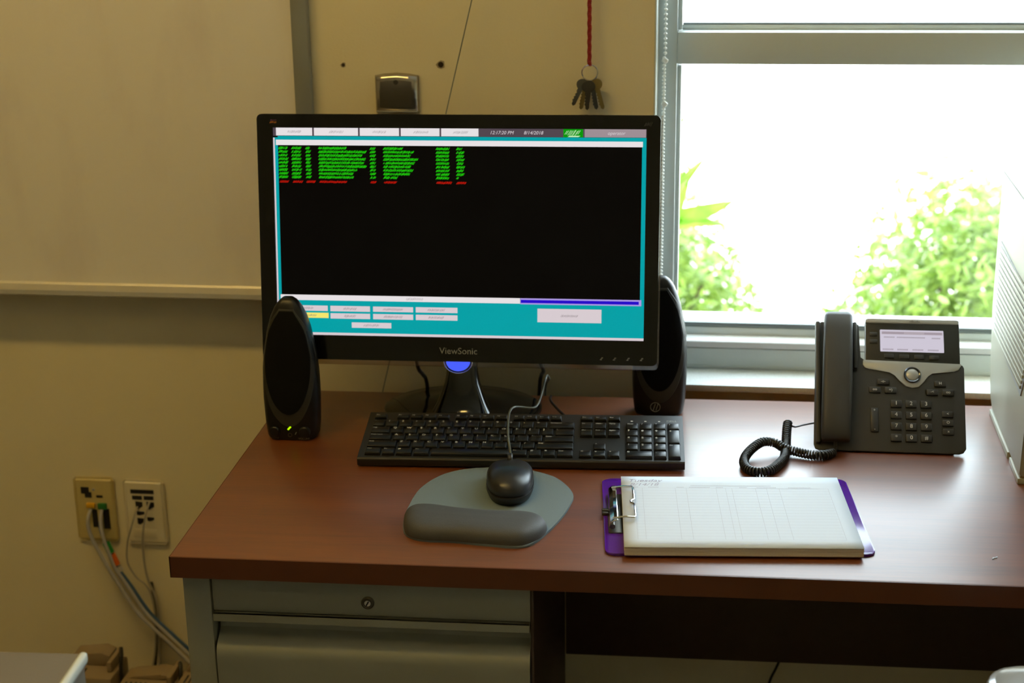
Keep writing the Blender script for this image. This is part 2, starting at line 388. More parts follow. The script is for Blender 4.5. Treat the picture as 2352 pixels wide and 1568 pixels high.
obj('outer_sill', B().prism([(96, 30), (96, 68), (200, 60), (200, 30)], 560, 2330, 'x'), M['win_lit'], win)
obj('window_sill', B().box(553, 2345, -30, 62, 0.5, 11, 1.2), M['stone'], win)
b = B(); b.box(2100, 2103, 40, 49, 46, 50)
obj('paint_drip', B().prism([(717, 45.5), (727, 45.5), (720, 38.5)], 48.5, 50.5, 'y'), M['win'], win)
struct('trim_1', B().box(OX0-1, OX0+2, -1.5, 50, 11, OZ1-2, 0.8), M['win'], (0, WY, 0), WA)
# outdoors
struct('ground', B().box(-30000, 40000, WY+260, 70000, FZ-420, FZ-300), M['ground'], (0, 0, 0))

# ------------------------------------------------------------------ ceiling lights
def troffer(x, y, label, w=1200, d=300):
    t = thing('ceiling_light', label, 'ceiling light', (x, y, CZ))
    b = B(); b.box(-w/2-25, w/2+25, -d/2-25, -d/2, -30, -1, 2); b.box(-w/2-25, w/2+25, d/2, d/2+25, -30, -1, 2)
    b.box(-w/2-25, -w/2, -d/2, d/2, -30, -1, 2); b.box(w/2, w/2+25, -d/2, d/2, -30, -1, 2)
    obj('light_frame', b, M['ceil'], t); obj('diffuser', B().box(-w/2, w/2, -d/2, d/2, -22, -14), M['lamp'], t)
troffer(-500, -300, 'long narrow warm fluorescent ceiling light in front of the whiteboard', 1200, 120)
troffer(100, -1250, 'short warm fluorescent ceiling light nearer the camera', 240, 120)

# ------------------------------------------------------------------ whiteboard
t = thing('whiteboard', 'white enamel whiteboard with aluminium frame and marker tray on the wall', 'whiteboard', wl(-1200, 0, 140), WA)
obj('board_surface', B().box(-1195, 1220, -9, -1, 4, 1190), M['board'], t)
obj('frame_rail', B().box(1219, 1244, -17, -1, 0, 1215, 2), M['alu_dark'], t)
obj('frame_rail', B().box(-1220, -1195, -17, -1, 0, 1215, 2), M['alu_dark'], t)
obj('frame_rail', B().box(-1195, 1219, -17, -1, 1190, 1215, 2), M['alu_dark'], t)
obj('marker_tray', B().prism([(-1, -4), (-1, 5), (-9, 6), (-12, 3), (-44, 1), (-46, 4), (-50, 4), (-51, -3), (-49, -5), (-12, -5), (-3, -5)], -1150, 1244, 'x'), mat('tray_aluminium', (0.55, 0.52, 0.46), 0.42, 0.5), t)

# ------------------------------------------------------------------ small things on the wall
t = thing('blank_wall_plate', 'dark brushed steel blank wall plate above the monitor', 'wall plate', wl(173, 0, 422), WA)
pl = [(-33, 0), (33, 0), (33, 28), (33, 54), (20, 56.5), (0, 58), (-20, 56.5), (-33, 54), (-33, 28)]
b = B(); b.rings([[(x*(1-i_/33), y_, 28+(z-28)*(1-i_/29)) for x, z in pl] for i_, y_ in ((0, -0.5), (0, -3), (1.2, -6), (3.2, -8.6), (6, -10.4), (9, -11.1), (9.5, -11.1))]); obj('cover', b, M['plate_metal'], t, smooth=60)
b = B(); b.lathe([(0.2, 0), (3.4, 0), (4.2, -1), (4.6, -2)], 16, Matrix.Translation((0, -11.2, 45)) @ Matrix.Rotation(PI/2, 4, 'X'), cap=True)
obj('screw', b, M['dark_metal'], t)
obj('lower_highlight', B().box(-31, 31, -12, -8, 0, 2.2, 0.6), M['alu'], t)  # bright strip painting the highlight along the plate's bottom edge
for nm, x, z, r, lab in (('wall_anchor_hole', 92, 491, 2.6, 'small dark anchor hole in the beige wall nearer the whiteboard'), ('wall_anchor_hole', 240, 492, 4.2, 'larger dark anchor hole in the wall above and beside the steel plate')):
    t = thing(nm, lab, 'hole', wl(x, 0, z), WA)
    b = B(); b.lathe([(r, -0.6), (r*0.8, -0.9), (r*0.4, -0.7), (0.2, -0.6)], 12, Matrix.Rotation(PI/2, 4, 'X') @ Matrix.Scale(-1, 4, (0, 0, 1)))
    obj('rim', b, M['blackhole'], t)
    b = B(); b.prism([(r*1.6*math.cos(a*PI/4)*(0.8+0.5*((a*5) % 3)/3), r*1.5*math.sin(a*PI/4)*(0.8+0.4*((a*3) % 4)/4)) for a in range(8)], -0.5, -0.1, 'y')
    obj('scuff', b, M['smudge'], t)
t = thing('hanging_cord', 'thin grey cord hanging slantwise behind the monitor', 'cord', wl(0, 0, 0), WA)
P0, P1 = Vector((347, -28, 800)), Vector((101, -28, -160))
b = B(); b.tube([tuple(P0.lerp(P1, i/8)) for i in range(9)], 0.9, 6, smooth=False)
obj('strand', b, M['wire'], t); obj('hook', B().box(342, 352, -32, -0.5, 798, 806, 1), M['alu'], t)
t = thing('black_wire', 'dark wire slanting down the wall below the desk', 'wire', wl(0, 0, 0), WA)
b = B(); b.tube([(860, -12, -200), (812, -12, -340), (772, -12, -463), (752, -14, -530), (730, -30, -733)], 2.0, 8)
obj('strand', b, M['cable_black'], t)

# keys on a lanyard
t = thing('key_bunch', 'bunch of keys hanging on a dark red braided lanyard', 'keys', wl(463, -15, 483), WA)
def braid(b, x, z0, z1):
    for k in (0, 1, 2):
        b.tube([(x+1.9*math.sin(z*0.9+k*2.094), 1.6*math.cos(z*1.8+k*4.18), z) for z in [z0+(z1-z0)*i/70 for i in range(71)]], 2.0, 6, smooth=False)
b = B(); braid(b, -0.5, 11, 150); obj('lanyard', b, M['red'], t)
obj('wall_hook', B().tube([(-0.5, 15, 152), (-0.5, -3, 150), (-0.5, -4, 156)], 1.6, 8), M['alu'], t)
b = B(); b.tube([(11.5*math.cos(a), 1.5*math.sin(2*a), 11.5*math.sin(a)) for a in [2*PI*i/28 for i in range(29)]], 1.0, 8, smooth=False); obj('split_ring', b, M['chrome'], t)
def key(ang, off, m, length=46, y=0):
    b = B()
    head = [(9*math.cos(a)*1.0, -10+8.5*math.sin(a)) for a in [2*PI*i/14 for i in range(14)]]
    b.prism(head, y-1, y+1, 'y')
    blade = [(-3.6, -17), (3.4, -17), (3.4, -length+3), (1, -length), (-2, -length+2)]
    z = -length+6
    while z < -20: blade += [(-2.2, z), (-3.8, z+2.2)]; z += 4.6
    b.prism(blade, y-0.9, y+0.9, 'y')
    o = obj('key', b, m, t, (off[0], 0, off[1]), (0, ang, 0)); return o
key(0.46, (-6, -8), M['steel_key'], 44, -3); key(0.22, (-4, -9), M['brass'], 46, 1)
key(0.05, (-2, -10), M['dark_metal'], 44, -5); key(-0.16, (2, -10), M['steel_key'], 45, 4); key(-0.26, (7, -7), M['brass'], 48, -1)
key(0.12, (1, -9), M['dark_metal'], 36, -7)

# blind chain
t = thing('blind_chain', 'white beaded blind chain hanging along the window frame', 'blind chain', wl(571, 22, 0), WA)
b = B(); b.tube([(0, 0, 700), (0, 0, 395)], 0.7, 6, smooth=False); b.tube([(-1.5, 1, 500), (-1.5, 1, 160)], 0.7, 6, smooth=False)
obj('cord', b, M['bead'], t)
bead0 = B(); bead0.lathe([(0.3, -2.3), (1.9, -1.7), (2.9, 0), (1.9, 1.7), (0.3, 2.3)], 8); bead = bead0.mesh('bead', M['bead'])
z = 640
while z > 165:
    if z > 500: o = obj('bead', bead, None, t, (0, 0, z)); z -= 7.0
    else:
        obj('bead', bead, None, t, (-1.2, -1, z)); z -= 5.4
for z in (496, 432):
    b = B(); b.box(-4, 4, -4, 4, -4, 4, 1.6, mtx=Matrix.Translation((0, 0, z*MM)) @ Matrix.Rotation(0.7, 4, 'Y')); obj('connector', b, M['bead'], t)

# wall jacks
t = thing('network_jack_plate', 'yellowed ivory network plate with yellow and green jacks', 'wall plate', wl(-365, 0, -306), WA)
obj('cover', B().box(-35, 35, -7, -0.5, 0, 115, 5, 1), M['ivory'], t)
pt = B(); pt.box(-22, -8, -7.6, -6, 86, 98); pt.box(-16, -4, -7.6, -6, 79, 89); pt.box(4, 15, -7.6, -6, 80, 84)
obj('port_opening', pt, M['port'], t)
obj('jack', B().box(-14, 1, -12, -6, 62, 70, 1), M['yellow'], t); obj('jack', B().box(6, 21, -12, -6, 60, 70, 1), M['green'], t)
b = B(); b.box(-6, 3, -8, -6, 26, 58); b.box(13, 24, -8, -6, 24, 60); obj('jack_socket', b, M['port'], t)
obj('screw', B().lathe([(3, 0), (2.4, 1.2), (0.2, 1.4)], 12, Matrix.Translation((0, -7, 94)) @ Matrix.Rotation(PI/2, 4, 'X')), M['chrome'], t)
t = thing('phone_jack_plate', 'almond phone plate with black labels and empty jacks', 'wall plate', wl(-279, 0, -308), WA)
obj('cover', B().box(-35, 35, -7, -0.5, 0, 115, 5, 1), M['almond'], t)
pt = B(); pt.box(-22, 18, -7.7, -6.8, 92, 99); pt.box(-20, -3, -7.7, -6.8, 81, 88); pt.box(0, 17, -7.7, -6.8, 81, 88)
obj('label_strip', pt, M['port'], t)
for x, z, w_, h in ((-15, 66, 12, 12), (4, 66, 13, 12), (-14, 54, 13, 6), (-14, 38, 11, 10), (3, 44, 12, 6)):
    b = B(); b.prism([(x, z), (x+w_*0.3, z-h*0.2), (x+w_, z+h*0.25), (x+w_, z+h*0.9), (x, z+h)], -7.7, -6.8, 'y'); obj('jack_socket', b, M['port'], t)
obj('label_window', B().box(-22, 18, -8, -6.6, 12, 28, 0.6), M['almond'], t)
# the cables
def cable(name, label, pts, r, m, cat='cable', n=8, group=None):
    t = thing(name, label, cat, wl(*pts[0]), WA, group); p0 = Vector(pts[0])
    b = B(); b.tube([tuple(Vector(p)-p0) for p in pts], r, n); obj('sheath', b, m, t); return t
cable('network_cable', 'pale grey network cable plugged under the yellow jack', [(-371, -12, -246), (-373, -24, -262), (-369, -28, -285), (-356, -30, -315), (-342, -34, -340), (-326, -36, -368), (-297, -38, -418), (-262, -40, -455), (-229, -44, -485), (-197, -52, -512)], 3.1, M['cable_grey'])
cable('network_cable', 'pale grey network cable plugged under the green jack', [(-352, -12, -246), (-351, -24, -264), (-346, -30, -290), (-338, -31, -318), (-331, -31, -342), (-314, -30, -372), (-284, -32, -422), (-249, -34, -459), (-216, -38, -489), (-186, -44, -514)], 3.1, M['cable_grey'])
t = cable('network_cable', 'blue network cable with green and orange tags', [(-356, -10, -262), (-355, -18, -276), (-350, -20, -296), (-341, -20, -322), (-333, -19, -345), (-312, -17, -380), (-280, -18, -432), (-246, -18, -468), (-214, -20, -498), (-186, -24, -520)], 3.0, M['cable_blue'])
p0 = Vector((-356, -10, -262))
for a, c, m, nm in (((-347, -20, -302), (-340, -20, -320), M['green_tag'], 'tag'), ((-339, -20, -323), (-332, -20, -342), M['orange'], 'tag'), ((-331, -19, -346), (-327, -19, -354), M['strap'], 'cable_tie')):
    b = B(); b.tube([tuple(Vector(a)-p0), tuple(Vector(c)-p0)], 6.4, 10, smooth=False); obj(nm, b, m, t)
cable('phone_wire', 'thin silvery phone wire bowing out from the almond plate', [(-290, -10, -238), (-296, -22, -262), (-309, -20, -300), (-313, -18, -338), (-300, -16, -366), (-288, -14, -378), (-279, -12, -400), (-276, -12, -440), (-280, -14, -500), (-290, -30, -560)], 1.7, M['cable_beige'])
cable('phone_wire', 'thin phone wire dropping straight down from the almond plate', [(-268, -10, -228), (-272, -20, -246), (-281, -20, -285), (-284, -18, -330), (-281, -16, -370), (-273, -14, -396), (-270, -13, -430), (-274, -14, -500), (-272, -30, -560)], 1.9, M['cable_beige'])
cable('power_cord', 'black cord running down the wall behind the grey cables', [(-279, -8, -378), (-276, -8, -410), (-276, -8, -460), (-283, -10, -520), (-290, -25, -600), (-292, -30, -700)], 3.0, M['cable_black'])

# equipment on the floor below the jacks
def vented(x, y, z, label, tall):
    t = thing('equipment_box', label, 'equipment', wl(x, y, FZ), WA)
    h = z-FZ
    obj('case', B().box(0, 96, 0, 78, 0, h, 4), M['adapter'], t)
    b = B()
    for k in range(5): b.box(10+k*8, 13+k*8, 6, 30, h-1, h+0.6, mtx=Matrix.Shear('XY', 4, (0.5, 0.0)) if False else None)
    obj('vent_slot', b, M['port'], t)
    b = B(); b.prism([(4, 0), (70, 0), (80, 10), (80, tall), (66, tall+6), (18, tall)], 40, 74, 'y', bev=2)
    obj('raised_hood', b, M['adapter'], t, (0, 0, h))
    b = B(); b.box(82, 90, 20, 76, h, h+18, 2); obj('clip_arm', b, M['adapter'], t)
    b = B(); b.tube([(88, 70, h+4), (92, 60, h+22), (97, 50, h+24), (100, 36, h+4), (101, 30, h-30)], 3.2, 8); obj('lead', b, M['cable_black'], t)
vented(-392, -172, -470, 'tan vented equipment box on the floor, nearest the cabinet', 18)
vented(-286, -190, -480, 'tan vented equipment box on the floor, in the middle of its row', 5)
vented(-185, -180, -468, 'tan vented equipment box on the floor, right beside the desk', 20)

# ------------------------------------------------------------------ desk
t = thing('desk', 'cherry laminate office desk with grey steel drawer pedestal', 'desk', (0, 0, 0))
t.location.z = 0
D = ZD*1000
obj('desk_top', B().box(1.2, 1524, 1.2, 600, D-27.5, D, 1.0, 2), M['wood'], t)
b = B(); b.box(0, 1524, 0, 1.3, D-27.4, D-0.5); b.box(0, 1.3, 0, 600, D-27.4, D-0.5)
obj('edge_band', b, M['edge'], t)
obj('side_panel', B().box(9, 43, 15, 585, 0, D-28, 2), M['steel_paint'], t)
obj('side_panel', B().box(1480, 1514, 15, 585, 0, D-28, 2), M['steel_paint'], t)
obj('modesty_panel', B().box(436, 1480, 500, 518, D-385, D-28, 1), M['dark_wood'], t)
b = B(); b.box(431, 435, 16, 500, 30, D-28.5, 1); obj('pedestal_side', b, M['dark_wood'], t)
b = B(); b.box(45, 431, 34, 498, 30, D-29, 1); obj('pedestal_body', b, M['shadow_gap'], t)
dr = obj('lock_rail', B().box(45.5, 431, 14, 40, D-76, D-33, 1.2), M['steel_paint'], t)
mx = Matrix.Translation((236, 13.5, D-58)) @ Matrix.Rotation(PI/2, 4, 'X')
b = B(); b.lathe([(8, -1), (8, 1.2), (6.4, 2.4), (5.6, 1.6), (4.6, 1.6), (0.2, 1.6)], 24, mx); obj('lock', b, M['dark_metal'], dr); b = B(); b.lathe([(4.2, 1.0), (3.8, 2.4), (0.2, 2.5)], 20, mx); obj('lock_core', b, M['chrome'], dr)
obj('keyhole', B().box(-0.8, 0.8, -2, 0.2, -3, 3), M['port'], dr, (236, 12.2, D-58), (0, 0.5, 0))
def drawer(ztop, zbot):
    o = group_empty('drawer', t)
    prof = [(9, ztop), (9, ztop-9), (12, ztop-11), (30, ztop-13), (34, ztop-18), (33, ztop-29), (30, ztop-33), (24, ztop-36.5), (17, ztop-41), (12, ztop-46), (9.5, ztop-52), (9, ztop-60), (11, zbot), (40, zbot), (40, ztop)]
    obj('drawer_front', B().prism(prof, 46.5, 430, 'x'), M['steel_paint'], o, smooth=24)
    b = B(); b.prism([(8.4, ztop), (8.4, ztop-9.5), (13, ztop-10), (13, ztop)], 46, 430.4, 'x', bev=0.8); obj('pull_lip', b, M['steel_paint'], o)
drawer(D-78, D-330); drawer(D-335, D-700)
obj('plinth', B().box(46, 431, 45, 490, 0, 30), M['shadow_gap'], t)

# ------------------------------------------------------------------ monitor
t = thing('monitor', 'large black monitor on a round glossy base, showing a teal and black screen', 'monitor', (281, 532, 0))
TILT = -math.radians(7.5)
b = B()
def ell(rx, ry, z, n=48): return [(rx*math.cos(2*PI*i/n), ry*math.sin(2*PI*i/n), z) for i in range(n)]
b.rings([ell(114, 91, 0), ell(118, 95, 1.5), ell(118, 95, 4), ell(114, 91, 6.5), ell(90, 70, 9), ell(60, 45, 12), ell(48, 32, 15)])
obj('base', b, M['gloss'], t)
b = B()
def neck_ring(w_, d, y, z, n=28):
    r = []
    for i in range(n):
        a = 2*PI*i/n; c_, s_ = math.cos(a), math.sin(a)
        r.append((3+w_/2*math.copysign(abs(c_)**0.7, c_), y+d/2*math.copysign(abs(s_)**0.7, s_), z))
    return r
b.rings([neck_ring(94, 62, -30, 7), neck_ring(84, 52, -29, 14), neck_ring(72, 44, -27, 24), neck_ring(62, 38, -25, 36), neck_ring(52, 34, -22, 50), neck_ring(46, 30, -19, 66), neck_ring(44, 28, -14, 90), neck_ring(44, 26, -8, 130)])
obj('neck', b, M['gloss'], t)
h = group_empty('head', t, (29-281, 447-532, 139), (TILT, 0, 0))
# housing: bezel with an opening, then the body behind
b = B()
o_ = rrect(-22.5, 540.5, -35, 312, 7, 4)
def frame(b, out, inn, y0, y1):
    n = len(out); 
    V = lambda p, y: b.bm.verts.new(Vector((p[0], y, p[1]))*MM)
    a0 = [V(p, y0) for p in out]; a1 = [V(p, y0) for p in inn]; c0 = [V(p, y1) for p in out]; c1 = [V(p, y1+0) for p in inn]
    fs = []
    for i in range(n):
        j = (i+1) % n
        fs += [b.bm.faces.new([a0[i], a0[j], a1[j], a1[i]]), b.bm.faces.new([c0[j], c0[i], c1[i], c1[j]]),
               b.bm.faces.new([a0[j], a0[i], c0[i], c0[j]]), b.bm.faces.new([a1[i], a1[j], c1[j], c1[i]])]
    b._f(fs)
frame(b, o_, rrect(-0.3, 521.6, -0.3, 293.5, 0.6, 4), -2.5, 14)
obj('bezel', b, mat('glossy_bezel_plastic', (0.003, 0.0025, 0.002), 0.16, spec=0.35), h)
b = B(); b.prism(rrect(-20, 538, -32, 310, 8, 4), 13, 22, 'y', bev=2); b.prism(rrect(60, 460, 10, 260, 30, 5), 21, 48, 'y', bev=10, seg=3)
obj('back_shell', b, M['black'], h)
b = B(); b.prism(rrect(-24, 542.2, -42.8, 20, 7, 4), 1, 9, 'y', bev=1)
obj('clear_rim', b, M['clear'], h)
b = B(); b.prism([(541, -30), (543, -34), (543, 311), (541, 311)], 0, 9, 'y'); obj('clear_edge', b, M['clear'], h)
b = B(); n = 20; arc = [(260+17*math.cos(PI+PI*i/n), -34.5+13.5*math.sin(PI+PI*i/n)) for i in range(n+1)]
b.prism(arc, -4.5, 0.5, 'y', bev=0.8); obj('power_light', b, M['led_b'], h)
arc2 = [(260+20.5*math.cos(PI+PI*i/n), -34.5+16.8*math.sin(PI+PI*i/n)) for i in range(n+1)]
b = B(); b.tube([(x, -2.8, z) for x, z in arc2], 0.9, 8, smooth=False); obj('light_ring', b, M['chrome'], h)
XZ = (PI/2, 0, 0)
text('maker_lettering', 'ViewSonic', 13, M['silver_ink'], h, (260.5, -2.9, -19.5), XZ)
b = B()
for x in (462.6, 480.9, 499.8, 518.7): b.quad(x-2, x+1, -28, -27, -2.8, 0); b.quad(x-1, x, -27, -24, -2.8, 1.5); b.quad(x+1, x+2, -26, -24, -2.8, 0.8)
obj('button_icon', b, M['silver_ink'], h, smooth=0)
b = B(); b.scribble(-4, 6, 299, 302, -2.8, 1.3, 0.7, 1.2); obj('bird_emblem', b, mat('orange_emblem_ink', (0.5, 0.16, 0.02), 0.4), h, smooth=0)
b = B(); b.scribble(-3, 6, 302.5, 304.5, -2.8, 1.3, 0.7, 1.0); obj('bird_emblem', b, mat('purple_emblem_ink', (0.16, 0.05, 0.14), 0.4), h, smooth=0)
b = B(); b.scribble(518, 531, 297, 303, -2.8, 1.6, 0.35, 3); obj('corner_mark', b, mat('dim_mark_ink', (0.09, 0.085, 0.06), 0.4), h, smooth=0)
# the lit screen
d = obj('display', B().box(0, 521.3, 0.0, 6, 0, 293.2), M['s_black'], h)
def ui(name, m, rects, y):
    b = B()
    for r_ in rects: b.quad(*r_, y)
    return obj(name, b, m, h, smooth=0)
y1_, y2_, y3_ = -0.35, -0.7, -1.05
ui('teal_border', M['s_teal'], [(0, 6.5, 2.5, 279.5), (515.5, 521.3, 2.5, 281.5), (6.5, 515.5, 276, 281.5), (6.5, 515.5, 2.5, 50.5)], y1_)
ui('white_border', M['s_grey'], [(0, 521.3, 0, 3.6), (0, 2.2, 3.6, 279)], y2_)
ui('title_bar', M['s_white'], [(3.8, 516.5, 268.8, 276.3)], y2_)
ui('status_bar', M['s_bar'], [(0, 521.3, 281.7, 293)], y1_)
for x0, x1 in ((4.4, 56), (58.5, 121), (123.5, 178.8), (181.3, 235.6), (238, 290)):
    ui('menu_tab', M['s_white'], [(x0, x1, 282.2, 293)], y2_)
    b = B(); cx = (x0+x1)/2; b.scribble(cx-9-random.random()*4, cx+10+random.random()*4, 285.5, 289.6, y3_, 1.5, 0.45, 2.4); obj('menu_text', b, M['s_ink'], h, smooth=0)
text('clock_text', '12:17:20 PM', 6.6, M['s_wtext'], h, (322, y2_, 287.4), XZ, 0.25)
text('date_text', '8/14/2018', 6.6, M['s_wtext'], h, (366, y2_, 287.4), XZ, 0.25)
ui('status_box', M['s_green'], [(407.4, 434.5, 281.8, 293)], y2_)
b = B(); b.scribble(409, 420, 284, 291.5, y3_, 2.2, 0.7, 5); b.scribble(417, 434, 284, 292, y3_, 2.2, 0.7, 5); b.quad(413, 428, 282.1, 284, y3_, 3); obj('status_icon', b, M['s_ltgreen'], h, smooth=0)
ui('user_box', M['s_op'], [(436.6, 520.6, 281.9, 293)], y2_)
text('user_text', 'operator', 6.6, M['s_wtext'], h, (480, y3_, 287.4), XZ, 0.25)
K = lambda c_: ((c_/3.92+580)-628)*0.6083
bg_ = B(); rows = 9
c4 = [865, 1050, 1010, 1040, 1025, 1050, 965, 925, 930]; c6 = [1380, 1480, 1450, 1520, 1485, 1455, 1470, 1440, 1330]; c8 = [1915, 1935, 1930, 1935, 1930, 1940, 1930, 1935, 1885]
for i in range(rows):
    z0 = 262.6-i*5.05; z1 = z0+4.4
    for a_, e_ in ((230, 325), (350, 450), (480, 540), (598, c4[i]), (1068, 1132), (1190, c6[i]), (1668, 1800), (1852, c8[i])):
        bg_.scribble(K(a_), K(e_), z0, z1, y1_, 1.0, 0.62, 2.8, 0.03)
        x_ = K(a_)+1
        while x_ < K(e_)-3.2:
            bg_.quad(x_, x_+1.6, z0+1.5, z0+2.1, y1_-0.1, 0.4); x_ += 3.1
obj('green_text_rows', bg_, M['s_gtext'], h, smooth=0)
br_ = B()
for a_, e_ in ((235, 328), (358, 455), (483, 572), (603, 868), (1072, 1133), (1195, 1322), (1672, 1818), (1853, 1955)):
    br_.scribble(K(a_), K(e_), 216.0, 219.8, y1_, 0.9, 0.6, 2.4)
obj('red_text_row', br_, M['s_rtext'], h, smooth=0)
ui('message_bar', M['s_white'], [(5, 348, 49.8, 57.6)], y2_)
b = B(); b.scribble(186, 212, 51.5, 56, y3_, 1.5, 0.4, 2.6); obj('message_text', b, M['s_ink'], h, smooth=0)
ui('progress_frame', M['s_lav'], [(348.3, 517.5, 49, 57.6)], y2_); ui('progress_fill', M['s_blue'], [(349, 514, 51, 55.4)], y3_)
k = 0
for x0, x1, z0, z1, m in ((15, 73, 34.6, 42.3, 's_grey'), (76.8, 134, 34.4, 42.3, 's_grey'), (138.4, 196, 34.7, 42.2, 's_grey'), (199.7, 259.3, 34.7, 42.4, 's_grey'),
                          (15, 74, 24.5, 32, 's_yel'), (76.8, 134, 23.9, 31.6, 's_grey'), (138.4, 196, 23.9, 31.6, 's_grey'), (199.7, 259.3, 23.9, 31.6, 's_grey'),
                          (107.3, 164.4, 11.1, 18.9, 's_grey')):
    ui('screen_button', M[m], [(x0, x1, z0, z1)], y2_)
    b = B(); cx = (x0+x1)/2; q = 9+random.random()*6; cz = (z0+z1)/2; b.scribble(cx-q, cx+q, cz-2, cz+2, y3_, 1.3, 0.45, 2.2); obj('button_text', b, M['s_ink'], h, smooth=0)
ui('screen_button', M['s_teal'], [(371, 463.5, 22.6, 44.4)], y2_-0.05); ui('screen_button', M['s_grey'], [(372.5, 462.3, 24, 43.3)], y3_)
b = B(); b.scribble(405, 430, 31.5, 35.5, y3_-0.3, 1.3, 0.45, 2.2); obj('button_text', b, M['s_ink'], h, smooth=0)

# cables of the monitor
def deskcable(name, label, pts, r, m, cat='cable', n=8):
    t = thing(name, label, cat, pts[0]); p0 = Vector(pts[0])
    b = B(); b.tube([tuple(Vector(p)-p0) for p in pts], r, n, step=5); obj('sheath', b, m, t); return t, b
deskcable('monitor_cable', 'black cable dropping behind the monitor nearer the whiteboard', [(214, 505, 112), (213, 530, 80), (211, 560, 52), (210, 600, 30), (212, 622, 8), (214, 632, -60), (220, 636, -250)], 3.0, M['cable_black'])
deskcable('monitor_cable', 'black cable dropping behind the monitor nearer the window', [(394, 505, 112), (397, 530, 80), (399, 565, 52), (392, 610, 30), (388, 622, 8), (384, 632, -60), (380, 636, -250)], 3.0, M['cable_black'])

# ------------------------------------------------------------------ speakers
def speaker(x, y, rz, label, kind, lean=30):
    t = thing('speaker', label, 'speaker', (x, y, 0), rz)
    prof = [(0, 33, 22), (3, 36, 24), (20, 38.2, 25), (56, 40, 25), (94, 39.8, 24), (120, 37.2, 23), (138, 34.2, 22), (160, 30, 20), (177, 25, 18), (190, 19, 14), (198, 13.5, 11), (203, 7, 6)]
    def at(z):
        for p, q in zip(prof, prof[1:]):
            if z <= q[0]:
                k = (z-p[0])/(q[0]-p[0]); return p[1]+(q[1]-p[1])*k, p[2]+(q[2]-p[2])*k
        return prof[-1][1:]
    def yc(z): return lean*(z/200)**1.6-17
    EX = 0.62
    def ring(z, g=0, n=36):
        a, d_ = at(z); r = []
        for i in range(n):
            th = 2*PI*i/n; c_, s_ = math.cos(th), math.sin(th)
            r.append(((a+g)*math.copysign(abs(c_)**EX, c_), 45+yc(z)-(d_+g)*math.copysign(abs(s_)**EX, s_), z))
        return r
    def front(xx, z, out):
        a, d_ = at(z); k = min(0.999, abs(xx)/a)
        return 45+yc(z)-d_*(1-k**(2/EX))**(EX/2)-out
    b = B(); zs = [0, 1.5, 5, 12, 22, 40, 60, 80, 100, 120, 135, 148, 160, 170, 178, 185, 190, 195, 199, 203]
    b.rings([ring(z) for z in zs]); obj('cabinet', b, M['semi'], t, smooth=50)
    # egg shaped grille and the ring round its foot
    def egg(s_, n=40):
        pts = []; zt = 112+84*s_
        for i in range(n+1):            # lower bowl from one side to the other
            th = PI+PI*i/n; pts.append((34.0*s_*math.cos(th), 112+76*s_*math.sin(th)))
        up = []
        for i in range(1, 15):
            z_ = 112+(zt-112)*i/15; a, _ = at(z_); up.append((min(34.0, a-3.0)*s_*(1-(max(0, (i-7)/8)**2)*0.55), z_))
        return pts+up+[(-p[0], p[1]) for p in up[::-1]]
    def patch(b, outl, out, rim):
        c0 = (0, 112); rs = []
        for k in (1.0, 0.985, 0.9, 0.75, 0.5, 0.25, 0.02):
            rs.append([(c0[0]+(p[0]-c0[0])*k, front((p[0])*k, max(1, c0[1]+(p[1]-c0[1])*k), out if k < 1 else out-rim), c0[1]+(p[1]-c0[1])*k) for p in outl])
        b.rings(rs)
    low = [(x_*1.12, 112+(z_-112)*(1.20 if z_ < 112 else 1.0)) for x_, z_ in egg(1.0)]
    b = B(); patch(b, low, 0.9, 1.5); obj('ring', b, M['ringp'], t)
    b = B(); patch(b, egg(0.96), 2.4, 2.0); obj('grille', b, M['grille'], t)
    if kind == 'controls':
        for sx, rr in ((-22, 7.5), (21, 8)):
            mx = Matrix.Translation((sx, front(sx, 14, 0), 14)) @ Matrix.Rotation(PI/2, 4, 'X')
            b = B(); b.lathe([(rr, -3), (rr, 3), (rr-1.5, 4.2), (0.2, 4.2)], 22, mx); obj('knob', b, M['semi'], t)
        b = B(); b.tube([(-2.2, front(0, 19, 1.2), 17.6), (1.8, front(0, 22, 1.2), 21.8)], 1.3, 10, smooth=False); obj('power_light', b, M['led_g'], t)
        mx = Matrix.Translation((0, front(0, 9, 0.2), 9)) @ Matrix.Rotation(PI/2, 4, 'X')
        b = B(); b.lathe([(3.2, -1), (3.2, 0.8), (2, 0.8), (1.9, -1)], 16, mx); obj('headphone_socket', b, M['dark_metal'], t)
        text('control_lettering', 'TONE', 4.2, mat('dim_ink', (0.10, 0.09, 0.06), 0.5), t, (-22, front(-22, 4, 1.2), 3.5), XZ)
        text('control_lettering', 'VOLUME', 4.2, M['silver_ink'], t, (20, front(20, 4, 1.2), 3.5), XZ)
        b = B(); b.quad(7, 8.4, 10, 14, front(8, 12, 1.0), 2); obj('pointer_mark', b, M['silver_ink'], t, smooth=0)
    else:
        yy = front(-5, 16, 0.8)
        b = B(); b.tube([(-5+7*math.cos(a), yy, 15+7*math.sin(a)) for a in [2*PI*i/24 for i in range(25)]], 0.6, 6, smooth=False)
        b.tube([(-8, yy, 10), (-5, yy, 20)], 0.7, 6, smooth=False); b.tube([(-4, yy, 10), (-1, yy, 20)], 0.7, 6, smooth=False)
        obj('round_emblem', b, M['silver_ink'], t)
    obj('foot', B().box(-22, 22, 10, 46, 0, 1.0), M['black'], t)
    return t
speaker(54, 381, 0.0, 'black egg-fronted speaker with green light and knobs, on the desk by the whiteboard side', 'controls', 8)
speaker(572, 516, 0.0, 'black speaker with round emblem, half hidden behind the monitor by the window', 'emblem', 12)
